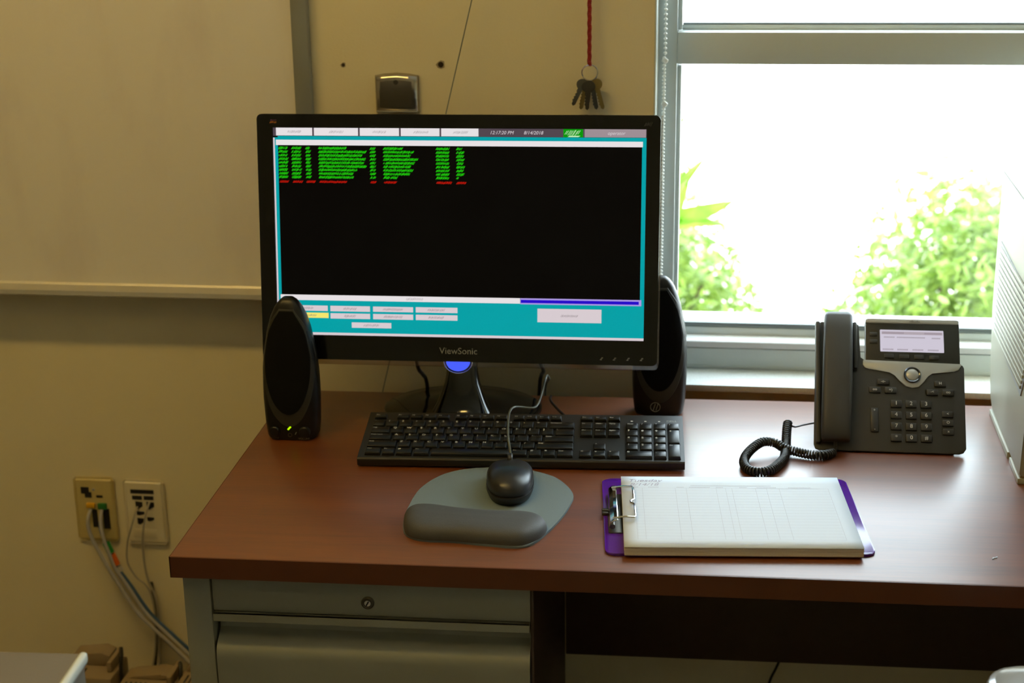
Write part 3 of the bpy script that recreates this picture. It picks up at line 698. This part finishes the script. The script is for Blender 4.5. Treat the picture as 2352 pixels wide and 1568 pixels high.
deskcable('speaker_cable', 'thin dark cable arching over the desk behind the keyboard', [(408, 588, 4), (409, 560, 10), (414, 535, 12), (431, 503, 8), (450, 475, 5), (462, 452, 4), (470, 440, 3)], 1.9, M['cable_black'])

# ------------------------------------------------------------------ keyboard
t = thing('keyboard', 'full-size black keyboard with number pad, lying in front of the monitor', 'keyboard', (169, 294, 0), 0.034)
prof = [(1, 3), (0, 6), (0, 12), (1.5, 14.2), (124, 34), (127, 32.5), (127, 26), (122, 22), (60, 10), (6, 2)]
b = B(); b.prism(prof, 0, 442, 'x'); 
obj('body', b, M['kbody'], t, smooth=20)
for x in (40, 380): obj('folding_foot', B().box(x, x+22, 104, 112, 0, 24, 1.5), M['black'], t)
for x in (30, 392): obj('rubber_foot', B().box(x, x+20, 8, 16, 0, 5, 0.5), M['black'], t)
TK = math.atan2(19.8, 122.5)
kroot = group_empty('key_field', t, (0, 1.5, 14.2), (TK, 0, 0))
U = 19.0
def keycap(w_, d_):
    b = B(); hh = 4.6
    a, c_ = w_/2-1.2, d_/2-1.2
    b.rings([[(sx*(a-q), sy*(c_-q), z) for sx, sy in ((-1, -1), (1, -1), (1, 1), (-1, 1))] for q, z in ((0, 0), (0, 1.2), (0.9, hh-0.5), (1.5, hh))])
    return b.mesh('key', M['key'], 40)
_kc = {}
def kk(x, y, w_, d_, leg='', size=6.2):
    k_ = (round(w_, 2), round(d_, 2))
    if k_ not in _kc: _kc[k_] = keycap(w_, d_)
    o = bpy.data.objects.new('key', _kc[k_]); C.objects.link(o); o.parent = t
    y_ = 1.5+y*math.cos(TK); z_ = 14.2+y*math.sin(TK)
    o.location = Vector((x, y_, z_-0.3))*MM; o.rotation_euler = (TK, 0, 0)
    if leg:
        l_ = text('legend', leg, size, M['ink'], o, (-w_/2+3.2, d_/2-5.0 if d_ > 14 else 0.5, 4.75), (0, 0, 0), 0, 'LEFT')
YR = [12.5, 31.2, 49.9, 68.6, 87.3, 108.5]; DR = [17.5, U, U, U, U, 12.5]
X0 = 8
def row(r, x, items):
    for lab, wu in items:
        if lab is not None: kk(x+wu*U/2, YR[r]+0.5, wu*U, DR[r], lab, 6.2 if len(lab) == 1 else 3.8)
        x += wu*U
row(0, X0, [('Ctrl', 1.25), ('Fn', 1.0), ('#', 1.25), ('Alt', 1.25), ('', 5.75), ('Alt', 1.25), ('#', 1.0), ('=', 1.0), ('Ctrl', 1.25)])
row(1, X0, [('Shift', 2.25)]+[(c_, 1) for c_ in 'ZXCVBNM,./']+[('Shift', 2.75)])
row(2, X0, [('Caps Lock', 1.75)]+[(c_, 1) for c_ in "ASDFGHJKL;'"]+[('Enter', 2.25)])
row(3, X0, [('Tab', 1.5)]+[(c_, 1) for c_ in 'QWERTYUIOP[]']+[('\\', 1.5)])
row(4, X0, [(c_, 1) for c_ in '`1234567890-=']+[('Backspace', 2)])
row(5, X0, [('Esc', 1), (None, 0.67), ('F1', 1), ('F2', 1), ('F3', 1), ('F4', 1), (None, 0.33), ('F5', 1), ('F6', 1), ('F7', 1), ('F8', 1), (None, 0.33), ('F9', 0.92), ('F10', 0.92), ('F11', 0.92), ('F12', 0.91)])
XN = X0+15*U+6
row(5, XN, [('Prt', 1), ('Scr', 1), ('Pse', 1)]); row(4, XN, [('Ins', 1), ('Home', 1), ('PgUp', 1)]); row(3, XN, [('Del', 1), ('End', 1), ('PgDn', 1)])
row(1, XN+U, [('^', 1)]); row(0, XN, [('<', 1), ('v', 1), ('>', 1)])
XP = XN+3*U+6
row(4, XP, [('Num', 1), ('/', 1), ('*', 1), ('-', 1)]); row(3, XP, [('7', 1), ('8', 1), ('9', 1)]); row(2, XP, [('4', 1), ('5', 1), ('6', 1)])
row(1, XP, [('1', 1), ('2', 1), ('3', 1)]); row(0, XP, [('0', 2), ('.', 1)])
kk(XP+3.5*U, (YR[3]+YR[2])/2+0.5, U, 2*U, '+'); kk(XP+3.5*U, (YR[1]+YR[0])/2+0.5, U, 2*U-1.5, 'Ent', 3.2)
for k in range(3):
    b = B(); b.box(-1.5, 1.5, -0.8, 0.8, 0, 0.4); obj('indicator', b, M['ink'], t, (XP+9+k*U, 1.5+107*math.cos(TK), 14.2+107*math.sin(TK)), (TK, 0, 0))
text('maker_lettering', 'DELL', 6.5, M['silver_ink'], t, (XP+3.4*U, 1.5+108*math.cos(TK), 14.4+108*math.sin(TK)), (TK, 0, 0))
bpy.data.objects.remove(kroot)

# ------------------------------------------------------------------ mouse pad, mouse
t = thing('mouse_pad', 'grey oval mouse pad with raised dark wrist rest', 'mouse pad', (0, 0, 0))
t.location.x = .36; t.location.y = .17
out = [(262, 160), (267, 218), (286, 264), (312, 288), (347, 299), (378, 300), (408, 292), (443, 268), (467, 220), (466, 183), (458, 142), (445, 100), (430, 66), (413, 54), (371, 58), (333, 64), (295, 65), (272, 80), (263, 118)]
out = [(x-360, y-170) for x, y in spline(out[::-1], 5)]
b = B(); b.prism(out, 0, 3.2, 'z', bev=1.2, seg=2); obj('pad', b, M['pad'], t)
wr = [(264, 118), (268, 140), (280, 148), (300, 147), (330, 138), (370, 133), (410, 134), (432, 126), (443, 108), (441, 88), (430, 68), (412, 55), (371, 58), (333, 63), (296, 64), (273, 78)]
wr = [(x-360, y-170) for x, y in spline(wr, 4)]
spA, spB = Vector((292-360, 104-170)), Vector((412-360, 94-170))
b = B(); rs = []
for k, z in ((1.0, 3), (1.0, 7), (0.97, 11), (0.9, 15), (0.78, 18), (0.6, 20), (0.35, 21), (0.05, 21.5)):
    r_ = []
    for x, y in wr:
        u_ = max(0, min(1, (x-spA.x)/(spB.x-spA.x))); c_ = spA.lerp(spB, u_)
        r_.append((c_.x+(x-c_.x)*k, c_.y+(y-c_.y)*k, z))
    rs.append(r_)
b.rings(rs); obj('wrist_rest', b, M['rest'], t, smooth=60)
t = thing('computer_mouse', 'black two-button computer mouse on the grey mouse pad', 'computer mouse', (385, 226, 3.2), 0.10)
def mring(z, kx, ky, yo=0, n=40):
    r_ = []
    for i in range(n):
        a = 2*PI*i/n; c_, s_ = math.cos(a), math.sin(a)
        wx = 31*(1+0.06*s_)
        r_.append((wx*kx*math.copysign(abs(c_)**0.78, c_), yo+57*ky*math.copysign(abs(s_)**0.82, s_), z))
    return r_
b = B(); b.rings([mring(0.2, 0.88, 0.93), mring(1.5, 0.93, 0.96), mring(8, 1.0, 1.02, -2), mring(11.6, 0.995, 1.01, -2)]); obj('lower_shell', b, M['black'], t, smooth=50)
def dome(b):
    rs = []
    for z, k in ((12.2, 0.97), (16, 0.985), (21, 0.97), (26, 0.93), (30, 0.84), (33.2, 0.70), (35.4, 0.5), (36.6, 0.28), (37, 0.04)):
        r_ = []
        for x, y, _ in mring(0, k, k):
            slope = 0.13*(y+10) if y > -10 else 0.05*(-10-y)
            f_ = min(1, (z-12.2)/14)
            r_.append((x, y-4*(1-k), max(12.2, z-slope*f_)))
        rs.append(r_)
    b.rings(rs)
b = B(); dome(b); obj('top_shell', b, M['mouse'], t, smooth=60)
mx = Matrix.Translation((0, 34, 27)) @ Matrix.Rotation(PI/2, 4, 'Y')
b = B(); b.lathe([(0.2, -3.4), (8.5, -3.4), (9.6, -2), (9.6, 2), (8.5, 3.4), (0.2, 3.4)], 20, mx); obj('scroll_wheel', b, M['black'], t)
b = B(); b.box(-5, 5, 51, 62, 5, 12, 2); obj('cable_boot', b, M['black'], t)
deskcable('mouse_cable', 'grey mouse cable looping over the keyboard towards the monitor', [(379, 287, 12), (378, 296, 26), (374, 310, 40), (369, 350, 41), (366, 385, 43), (366, 408, 45), (370, 426, 44), (380, 437, 40), (395, 446, 36), (401, 462, 38), (405, 486, 50), (408, 500, 62), (409, 520, 60), (408, 562, 40), (402, 604, 22), (397, 620, 4), (394, 634, -60)], 1.6, mat('mouse_cable_rubber', (0.10, 0.11, 0.09), 0.4))

# ------------------------------------------------------------------ clipboard and papers
t = thing('clipboard', 'glossy purple plastic clipboard with chrome clip, under the papers', 'clipboard', (518, 42, 0), 0.07)
b = B(); b.prism(rrect(0, 318, 0, 229, 11, 5), 0, 3.6, 'z', bev=1.2); obj('board', b, M['purple'], t)
cl = group_empty('clip', t, (4, 56, 3.6))
b = B(); b.prism(rrect(1, 24, 0, 118, 3), 0, 1.2, 'z', bev=0.4); obj('clip_base', b, M['dark_metal'], cl)
prof = [(4, 1), (2, 6), (3.5, 12), (8, 15.5), (12, 15.8), (13, 15), (9, 14), (5, 11), (4, 6), (6, 1)]
b = B(); b.prism([(p[0], p[1]) for p in prof], 6, 112, 'y', bev=0.3); obj('clip_jaw', b, M['chrome'], cl)
b = B(); b.tube([(7, 12, 15), (22, 12, 17), (33, 12, 16.4), (34, 14, 16.2), (34, 52, 16.2), (30, 56, 16.2), (30, 62, 16.2), (34, 66, 16.2), (34, 104, 16.2), (33, 106, 16.4), (22, 106, 17), (7, 106, 15)], 1.5, 8, smooth=False); obj('wire_loop', b, M['chrome'], cl)
b = B(); b.tube([(6, 2, 8), (6, 116, 8)], 3.4, 10, smooth=False); obj('hinge_rod', b, M['dark_metal'], cl)
for y in (52, 62): obj('hanger_tab', B().box(-6, 4, y, y+6, 0, 4, 1), M['dark_metal'], cl)
t = thing('paper_stack', 'thick stack of white printed log sheets held on the purple clipboard', 'papers', (541, 38, 3.8), 0.06)
b = B()
for k in range(5):
    o_x, o_y = random.uniform(-0.6, 0.6), random.uniform(-0.6, 0.6)
    b.box(o_x, 279+o_x, o_y, 214+o_y, k*2.1, k*2.1+2.0, 0.0)
obj('sheets', b, M['paper_edge'], t)
b = B(); nx, ny = 14, 10; V = []
for j in range(ny+1):
    V.append([])
    for i in range(nx+1):
        x, y = 279.6*i/nx-0.4, 215.6*j/ny-0.6
        z = 10.9
        V[-1].append(b.bm.verts.new(Vector((x, y, z))*MM))
for j in range(ny):
    for i in range(nx): b.bm.faces.new([V[j][i], V[j][i+1], V[j+1][i+1], V[j+1][i]])
top = obj('top_sheet', b, M['paper'], t)
mod = top.modifiers.new('sol', 'SOLIDIFY'); mod.thickness = 0.0003; mod.offset = -1
pz = 11.1
def flat(b, x0, x1, y0, y1, skew=0):
    vs = [b.bm.verts.new(Vector(p)*MM) for p in ((x0, y0, pz), (x1, y0, pz), (x1+skew, y1, pz), (x0+skew, y1, pz))]; b.bm.faces.new(vs)
b = B()
for k in range(19): flat(b, 16, 262, 22+k*8.6, 22.35+k*8.6)
for x in (16, 26, 68, 82, 120, 132, 140, 170, 184, 200, 262): flat(b, x, x+0.35, 22, 176.8)
for x0, x1, y0 in ((30, 100, 10), (135, 165, 9), (200, 255, 10), (88, 190, 184)):
    x = x0
    while x < x1: flat(b, x, x+1.3, y0, y0+2.0, 0.5); x += 1.9
for x0, x1 in ((8, 20), (34, 46), (70, 78), (86, 112), (120, 128), (150, 158), (172, 196), (212, 240)):
    x = x0
    while x < x1: flat(b, x, x+1.2, 178.5, 180.8, 0.5); x += 1.9
o = obj('printed_form', b, M['print'], t, smooth=0)
text('handwriting', 'Tuesday', 13, M['pencil'], t, (8, 201, pz), (0, 0, 0.0), 0.3, 'LEFT')
text('handwriting', '8/14/18', 12, M['pencil'], t, (10, 188, pz), (0, 0, 0.0), 0.3, 'LEFT')

# ------------------------------------------------------------------ desk phone
t = thing('desk_phone', 'charcoal office desk phone with silver band and lit screen', 'desk phone', (787, 397, 0), -0.02)
PT = math.radians(48)
h = group_empty('face', t, (0, 0, 3), (PT, 0, 0))
# in the face frame: x across, y up the face, z towards the user
body = [(7, 0), (195, 0), (201, 2), (205, 8), (207, 128), (205, 132), (200, 134), (70, 136), (64.5, 140), (63.8, 190), (60, 194.5), (52, 195), (12, 195), (7.5, 192), (2, 110), (0, 8), (2, 2)]
b = B(); b.prism(body, -3, 0, 'z', bev=1, seg=2); b.prism(rrect(3, 203, 20, 126, 4), -16, -2, 'z', bev=2); obj('housing', b, M['phone'], h)
b = B(); b.prism([(72, 128), (201.5, 128), (202.5, 196), (200, 198), (75, 199), (73, 197)], -14, 1.5, 'z', bev=1); obj('display_panel', b, M['phone_dark'], h)
b = B(); b.prism([(72.5, 193.5), (201.8, 193.5), (202.6, 199), (200, 201), (76, 201), (73, 199)], -15, 2.6, 'z', bev=1.5, seg=3); obj('silver_top_bar', b, M['phone_silver'], h)
b = B()
for k, q in enumerate((1.6, 2.6, 4, 2.6, 1.6, 2.6, 4, 2.6, 1.6)): b.box(134+k*1.7, 134.8+k*1.7, 196-q/2*0.4, 196+q*0.55, 2.6, 2.75)
obj('bar_emblem', b, M['ringp'], h)
b = B(); b.prism(rrect(92.8, 180.3, 149.8, 183.5, 1), 1.4, 2.0, 'z'); obj('screen', b, M['lcd'], h)
b = B()
def fl(b, x0, x1, y0, y1, z, sk=0):
    vs = [b.bm.verts.new(Vector(p)*MM) for p in ((x0, y0, z), (x1, y0, z), (x1+sk, y1, z), (x0+sk, y1, z))]; b.bm.faces.new(vs)
def dashes(b, x0, x1, y, z, hgt=2.0, p=1.5):
    x = x0
    while x < x1: fl(b, x, x+p*0.6, y, y+hgt, z, 0.4); x += p
fl(b, 95, 179, 176.5, 180.8, 2.05); obj('screen_bar', b, emit_mat('phone_lcd_bar', srgb(176, 164, 172)), h, smooth=0)
b = B(); dashes(b, 96, 126, 177.4, 2.15, 2.6); dashes(b, 154, 177, 177.4, 2.15, 2.6); dashes(b, 98, 112, 171, 2.1); dashes(b, 116, 154, 171, 2.1, 2.0); dashes(b, 164, 176, 170.5, 2.1, 2.0)
for x0 in (96, 116, 137, 158): dashes(b, x0, x0+14, 152, 2.1, 2.2)
obj('screen_text', b, M['lcd_d'], h, smooth=0)
for x, y in ((104.4, 142.5), (125.4, 142), (145.7, 141.7), (166.3, 141.5)): obj('soft_key', B().box(x-6.5, x+6.5, y-3.2, y+3.6, 1, 3.4, 1), M['phone_key'], h)
for y in (175.8, 164.8): obj('line_key', B().box(78, 89, y-3, y+3, 1, 3.2, 1), M['phone_key'], h)
sil = [(68.7, 135.4), (68.3, 129), (71, 124.5), (77, 122.4), (105, 118.4), (112, 114), (118, 106), (126, 98), (135, 95.6), (144, 97.6), (152, 106), (157, 114), (163, 118.4), (192, 121.2), (199, 124.4), (203.2, 131.6), (202.5, 133.5), (70, 136.3)]
b = B(); b.prism(sil, -1, 1.8, 'z', bev=0.6); obj('silver_band', b, M['phone_silver'], h)
mx = Matrix.Translation((135.5, 114.3, 1.8))
b = B(); b.lathe([(11.8, 0), (11.8, 2.4), (10.6, 3.4), (9, 2.6), (8.8, 0)], 32, mx, cap=False); obj('navigation_ring', b, mat('dark_chrome', (0.10, 0.11, 0.13), 0.2, 0.8), h)
b = B(); b.lathe([(8.7, 0), (8.4, 2.6), (6.5, 3.6), (0.2, 3.9)], 32, mx); obj('select_button', b, M['phone_silver'], h)
def pkey(x, y, w_, hh, leg, size=6.0):
    o = obj('key', B().box(-w_/2, w_/2, -hh/2, hh/2, -1, 3.2, 1.2), M['phone_key'], h, (x, y, 0))
    if leg: text('legend', leg, size, M['ink'], h, (x, y+0.4, 3.35))
for i, r_ in enumerate(('123', '456', '789', '*0#')):
    for j, c_ in enumerate(r_): pkey(112.6+j*20.2-i*0.3, 70.8-i*16.8, 15, 11, c_, 8)
for x, y, l_ in ((95.6, 103.2, '-o-'), (84, 90.9, 'oo'), (105.5, 90.7, '=)'), (173.2, 102.3, 'H'), (162, 89.4, '-<'), (183.4, 89.3, 'oo')): pkey(x, y, 16, 9, l_, 5.5)
for y, l_ in ((57, '<'), (44.3, 'O'), (31.3, 'x')): pkey(181.7, y, 15.5, 9.2, l_, 5.5)
obj('volume_key', B().box(77.5, 88, 28, 64, -1, 3.0, 1.5), M['phone_key'], h)
text('legend', '+', 6, M['ink'], h, (82.8, 60, 3.15)); text('legend', '-', 6, M['ink'], h, (82.8, 32, 3.15))
# cradle cheeks and handset
b = B(); b.box(2.5, 9.5, 8, 192, -2, 9, 2.5); obj('cradle_cheek', b, M['phone'], h)
b = B(); b.box(54.5, 60.5, 120, 192, -2, 9, 2.5); obj('cradle_cheek', b, M['phone'], h)
b = B(); rs = []
for y, z0, z1, x0, x1 in ((8.5, 14, 17, 13, 45), (9.5, 5, 21, 10, 48), (16, 2, 25, 9.2, 48.6), (40, 1.5, 27, 9.6, 49.5), (62, 8, 29, 10, 50.5), (90, 12, 31, 10.8, 51.4), (120, 12, 31, 11.6, 52.2), (150, 8, 30, 12.6, 52.8), (172, 2, 28, 13.6, 53.2), (194, 1.5, 26, 14.4, 53.6), (200.5, 5, 22, 16, 52), (202, 10, 16, 20, 48)):
    rs.append([(x, y, z) for x, z in rrect(x0, x1, z0, z1, min(6, (z1-z0)/2.2, (x1-x0)/2.2), 4)])
b.rings(rs); obj('handset', b, M['phone'], h, smooth=50)
b = B(); b.tube([(29, 10, 10), (29, 3, 9), (29.5, -2, 7)], 2.6, 10); obj('handset_plug', b, M['cable_black'], h)
# stand wedge under the face
b = B(); b.prism([(6, 0), (120, 0), (122, 6), (112, 96), (100, 100), (12, 10)], 14, 190, 'x', bev=2); obj('stand', b, M['phone'], t)

# coiled cord: a helix wound on a path lying on the desk
t = thing('handset_cord', 'black coiled handset cord looped on the desk beside the phone', 'cord', (0, 0, 0))
path = [(812, 381, 6), (798, 366, 7), (779, 367, 7), (760, 375, 8), (746, 380, 10), (733, 390, 14), (716, 386, 16), (699, 366, 11), (690, 340, 7), (693, 313, 6), (706, 301, 6.5), (722, 306, 7), (735, 328, 7), (744, 352, 7), (748, 384, 7), (750, 408, 9), (752, 432, 18), (754, 446, 24)]
tb = B(); tb.tube(path, 1, 4, step=0.8); P = tb.path; tb.bm.free()
L = [0]
for a_, c_ in zip(P, P[1:]): L.append(L[-1]+(c_-a_).length)
pitch, R_ = 4.0, 5.2; turns = L[-1]/pitch; N = int(turns*10); pts = []; k = 0
for i in range(N+1):
    s_ = L[-1]*i/N
    while k < len(L)-2 and L[k+1] < s_: k += 1
    f_ = (s_-L[k])/max(1e-6, L[k+1]-L[k]); p = P[k].lerp(P[k+1], f_); T = (P[min(k+2, len(P)-1)]-P[max(k-1, 0)]).normalized()
    n1 = T.cross(Vector((0, 0, 1))).normalized(); n2 = T.cross(n1)
    a = 2*PI*i/10; pts.append(tuple(p+(n1*math.cos(a)+n2*math.sin(a))*R_))
pts = [(p[0], p[1], max(1.6, p[2])) for p in pts]
b = B(); b.tube(pts, 1.65, 6, smooth=False); obj('coil', b, M['cable_black'], t, smooth=60)
b = B(); b.tube([(754, 448, 24), (757, 440, 22), (764, 446, 17), (777, 460, 15), (790, 470, 14), (806, 478, 14)], 1.3, 8); obj('straight_end', b, M['cable_black'], t)
b = B(); b.tube([(808, 378, 6), (815, 384, 7), (817, 389.5, 9), (816.5, 391, 12)], 1.8, 8); obj('straight_end', b, M['cable_black'], t)

# ------------------------------------------------------------------ printer
t = thing('printer', 'tall pale office printer with slatted side grille, cut off by the frame', 'printer', (1055, 565, 0), 0.0)
PR = -0.045
t.rotation_euler = (0, 0, PR)
side = [(-2, 6), (28, 22), (44, 60), (72, 145), (74, 385), (68, 394), (-60, 394), (-330, 372), (-345, 360), (-345, 200), (-300, 120), (-268, 110), (-268, 12), (-262, 6)]
b = B(); b.prism(side, 0, 420, 'x', bev=4, seg=2); obj('casing', b, M['printer'], t)
b = B(); b.box(-1.2, 0.6, -340, 60, 344, 347); obj('seam', b, M['printer_grey'], t)
b = B(); b.prism([(2, 0), (2, 7), (-175, 9), (-176, 0)], -2.5, 30, 'x', bev=1); obj('base_rail', b, M['printer'], t)
obj('foot', B().box(-2, 30, -266, -190, 0, 8, 1), M['printer'], t); obj('foot', B().box(380, 420, -266, 0, 0, 8, 1), M['printer'], t)
g = obj('grille_frame', B().prism([(28, 118), (30, 252), (-300, 240), (-300, 222), (-226, 108)], -1.4, 0.6, 'x'), M['printer_grey'], t)
for k in range(15):
    z = 245-k*8.8; zt = lambda y, z=z: z+(y-25)*0.03
    y1 = 26; y0 = -285 if z > 215 else -285+(215-z)*0.6
    b = B(); b.box(-3.6, -0.4, y0, y1, zt(0)-2.6, zt(0)+2.2, 0.6); obj('slat', b, M['printer'], t)
b = B(); b.prism(rrect(28, 392, -300, 30, 14), 392.5, 396, 'z', bev=1); obj('output_tray', b, M['printer_grey'], t)
b = B(); b.box(40, 380, -349, -340, 210, 330, 2); obj('front_door', b, M['printer_grey'], t)

# ------------------------------------------------------------------ near things cut off by the frame
t = thing('filing_cabinet', 'putty steel cabinet with bright edge, nearest the camera at the bottom left corner', 'cabinet', (-29, -206, -737), 0.03)
HC = 720
b = B(); b.box(-460, 0, -620, 0, 40, HC-14, 2); obj('carcass', b, M['cab'], t)
b = B(); b.box(-464, 2, -624, 2, HC-18, HC, 5, 3); obj('cabinet_top', b, M['cab'], t)
b = B(); b.box(-5, 4.5, -624, 2.5, HC-12, HC+1.5, 4, 3); obj('edge_glint', b, M['cabedge'], t)  # added strip, paints the window glint along the rounded edge
for z0, z1 in ((60, 375), (385, 695)):
    o = obj('drawer', B().box(-450, -10, -634, -618, z0, z1, 3), M['cab'], t); obj('handle', B().box(-290, -170, -648, -632, z1-60, z1-44, 4), M['chrome'], o)
obj('plinth', B().box(-450, -10, -600, -20, 0, 42), M['shadow_gap'], t)
t = thing('office_chair', 'office chair with shiny silver grey armrest at the bottom right corner', 'chair', (1243, -322, -738))
def armpad(x):
    b = B(); n = 14
    def cap(k, z):
        pts = []
        for i in range(n+1): a = PI*i/n; pts.append((x+k*46*math.cos(a), 182+k*46*math.sin(a), z))
        for i in range(n+1): a = PI+PI*i/n; pts.append((x+k*46*math.cos(a), -60+k*46*math.sin(a), z))
        return pts
    b.rings([cap(0.9, 666), cap(1, 672), cap(1, 684), cap(0.93, 691), cap(0.8, 694), cap(0.74, 692.5), cap(0.4, 692.5)]); return b
for x in (-268, 268):
    obj('armrest', armpad(x), M['arm'], t)
    b = B(); b.tube([(x, 40, 668), (x*0.98, 30, 560), (x*0.9, 10, 470), (x*0.6, 0, 425)], 16, 12); obj('arm_post', b, M['black'], t)
b = B(); b.prism(rrect(-240, 240, -230, 240, 60, 6), 420, 480, 'z', bev=22, seg=4); obj('seat', b, M['fabric'], t)
b = B(); b.prism(rrect(-215, 215, 520, 980, 60, 6), -275, -235, 'y', bev=16, seg=3); obj('backrest', b, M['fabric'], t)
b = B(); b.tube([(0, -200, 425), (0, -290, 440), (0, -300, 560)], 22, 10); obj('back_strut', b, M['black'], t)
b = B(); b.lathe([(26, 90), (26, 300), (18, 300), (18, 420)], 20); obj('gas_column', b, M['black'], t)
for k in range(5):
    a = 2*PI*k/5+0.3; c_, s_ = math.cos(a), math.sin(a)
    b = B(); b.tube([(20*c_, 20*s_, 95), (150*c_, 150*s_, 88), (290*c_, 290*s_, 66)], lambda q: 20-8*q, 10); sp = obj('base_leg', b, M['black'], t)
    b = B(); b.lathe([(0.5, -12), (24, -12), (28, -8), (28, 8), (24, 12), (0.5, 12)], 18, Matrix.Translation((290*c_, 290*s_, 28)) @ Matrix.Rotation(PI/2, 4, 'X')); obj('caster', b, M['black'], sp)
# a scrap of lint on the desk
t = thing('paper_scrap', 'tiny white scrap lying on the bare desk top near the front edge', 'scrap', (972, 70, 0), 0.5)
b = B(); b.prism([(-5, -1), (-1, 0.6), (3, 0.2), (5, 2.4), (2, 1.8), (-2, 2.2)], 0.1, 1.2, 'z'); obj('scrap', b, M['paper'], t)

# ------------------------------------------------------------------ planting outside
def shrub(x, y, rx, ry, top, n, label, seed):
    rnd = random.Random(seed)
    base = FZ-300
    t = thing('garden_shrub', label, 'shrub', (x, y, base)); hgt = top-base
    bm = bmesh.new()
    leafs = []
    for i in range(n):
        # leaves fill the outer shell of a lumpy dome
        th = rnd.uniform(0, 2*PI); ph = math.acos(rnd.uniform(-0.15, 1))
        lump = 1+0.05*math.sin(3*th+seed)+0.05*math.sin(5*ph+2*th)
        k = lump*rnd.uniform(0.6, 1.03)
        c_ = Vector((rx*k*math.sin(ph)*math.cos(th), ry*k*math.sin(ph)*math.sin(th), hgt*0.32+hgt*0.68*k*math.cos(ph)))
        if c_.z < 20: c_.z = rnd.uniform(20, 120)
        nrm = Vector((math.sin(ph)*math.cos(th), math.sin(ph)*math.sin(th), math.cos(ph)+0.5)) + Vector((rnd.gauss(0, .8), rnd.gauss(0, .8), rnd.gauss(0, .8)))
        nrm.normalize(); a = nrm.orthogonal().normalized(); a.rotate(Matrix.Rotation(rnd.uniform(0, 2*PI), 3, nrm)); e = nrm.cross(a)
        ln, wd = rnd.uniform(15, 27), rnd.uniform(6.5, 11)
        v = [bm.verts.new((c_+q)*MM) for q in (-a*ln, -a*ln*0.2+e*wd-nrm*1, a*ln*0.55+e*wd*0.7, a*ln+nrm*2, a*ln*0.55-e*wd*0.7, -a*ln*0.2-e*wd-nrm*1)]
        bm.faces.new([v[0], v[1], v[2], v[3]]); bm.faces.new([v[0], v[3], v[4], v[5]])
    me = bpy.data.meshes.new('foliage'); bm.to_mesh(me); bm.free(); me.materials.append(M['leaf'])
    o = obj('foliage', me, None, t); o['kind'] = 'stuff'
    b = B()
    for k in range(7):
        a = 2*PI*k/7; b.tube([(20*math.cos(a), 20*math.sin(a), 0), (rx*0.35*math.cos(a), ry*0.35*math.sin(a), hgt*0.4), (rx*0.6*math.cos(a+.4), ry*0.6*math.sin(a+.4), hgt*0.7)], lambda q: 12-8*q, 7, step=60)
    obj('stem', b, M['bark'], t)
shrub(420, 2650, 460, 440, -60, 9500, 'sunlit rounded green shrub outside the window, next to the strap-leaved plant', 3)
shrub(1475, 2650, 485, 460, -30, 10500, 'sunlit rounded green shrub outside the window, behind the desk phone', 5)
t = thing('strap_leaf_plant', 'bright green plant with long pointed leaves outside the window', 'plant', (520, 1150, FZ-300))
zb = -(FZ-300)
for i, (ax, az, tx, tz, w_) in enumerate(((560, 60, 690, 198, 15), (545, 120, 675, 152, 11), (560, 40, 612, 235, 17), (530, 160, 600, 300, 12), (540, 190, 603, 340, 10), (530, 210, 596, 380, 9), (545, 100, 640, 260, 10), (540, 90, 606, 235, 22), (500, 100, 420, 300, 16), (500, 60, 380, 220, 16))):
    b = B(); n = 10; L_, R2 = [], []
    p0, p1 = Vector((ax-520, 0, az+zb)), Vector((tx-520, -30+12*i-40, tz+zb)); ctl = (p0+p1)/2+Vector((-12, 0, 26))
    if i == 0: p0 = Vector((ax-520, 0, az+90+zb))
    V = []
    for k in range(n+1):
        u_ = k/n; p = p0*(1-u_)**2+ctl*2*u_*(1-u_)+p1*u_**2; ww = w_*math.sin(PI*min(1, 0.12+0.88*u_))**0.7*(1 if u_ < 0.99 else 0.05)
        d_ = (p1-p0).normalized(); s_ = Vector((-d_.z, 0.5, d_.x)).normalized()
        V.append([b.bm.verts.new((p+s_*ww*q+Vector((0, abs(q)*4, 0)))*MM) for q in (-1, 0, 1)])
    for a_, c_ in zip(V, V[1:]):
        b.bm.faces.new([a_[0], a_[1], c_[1], c_[0]]); b.bm.faces.new([a_[1], a_[2], c_[2], c_[1]])
    obj('leaf', b, M['strapleaf'], t)
b = B()
for k in range(5): b.tube([(10*k-20, 0, 0), (8*k-10, 0, zb*0.5), (12*k-20, -6, zb+60)], 7, 7, step=80)
obj('stem', b, M['bark'], t)
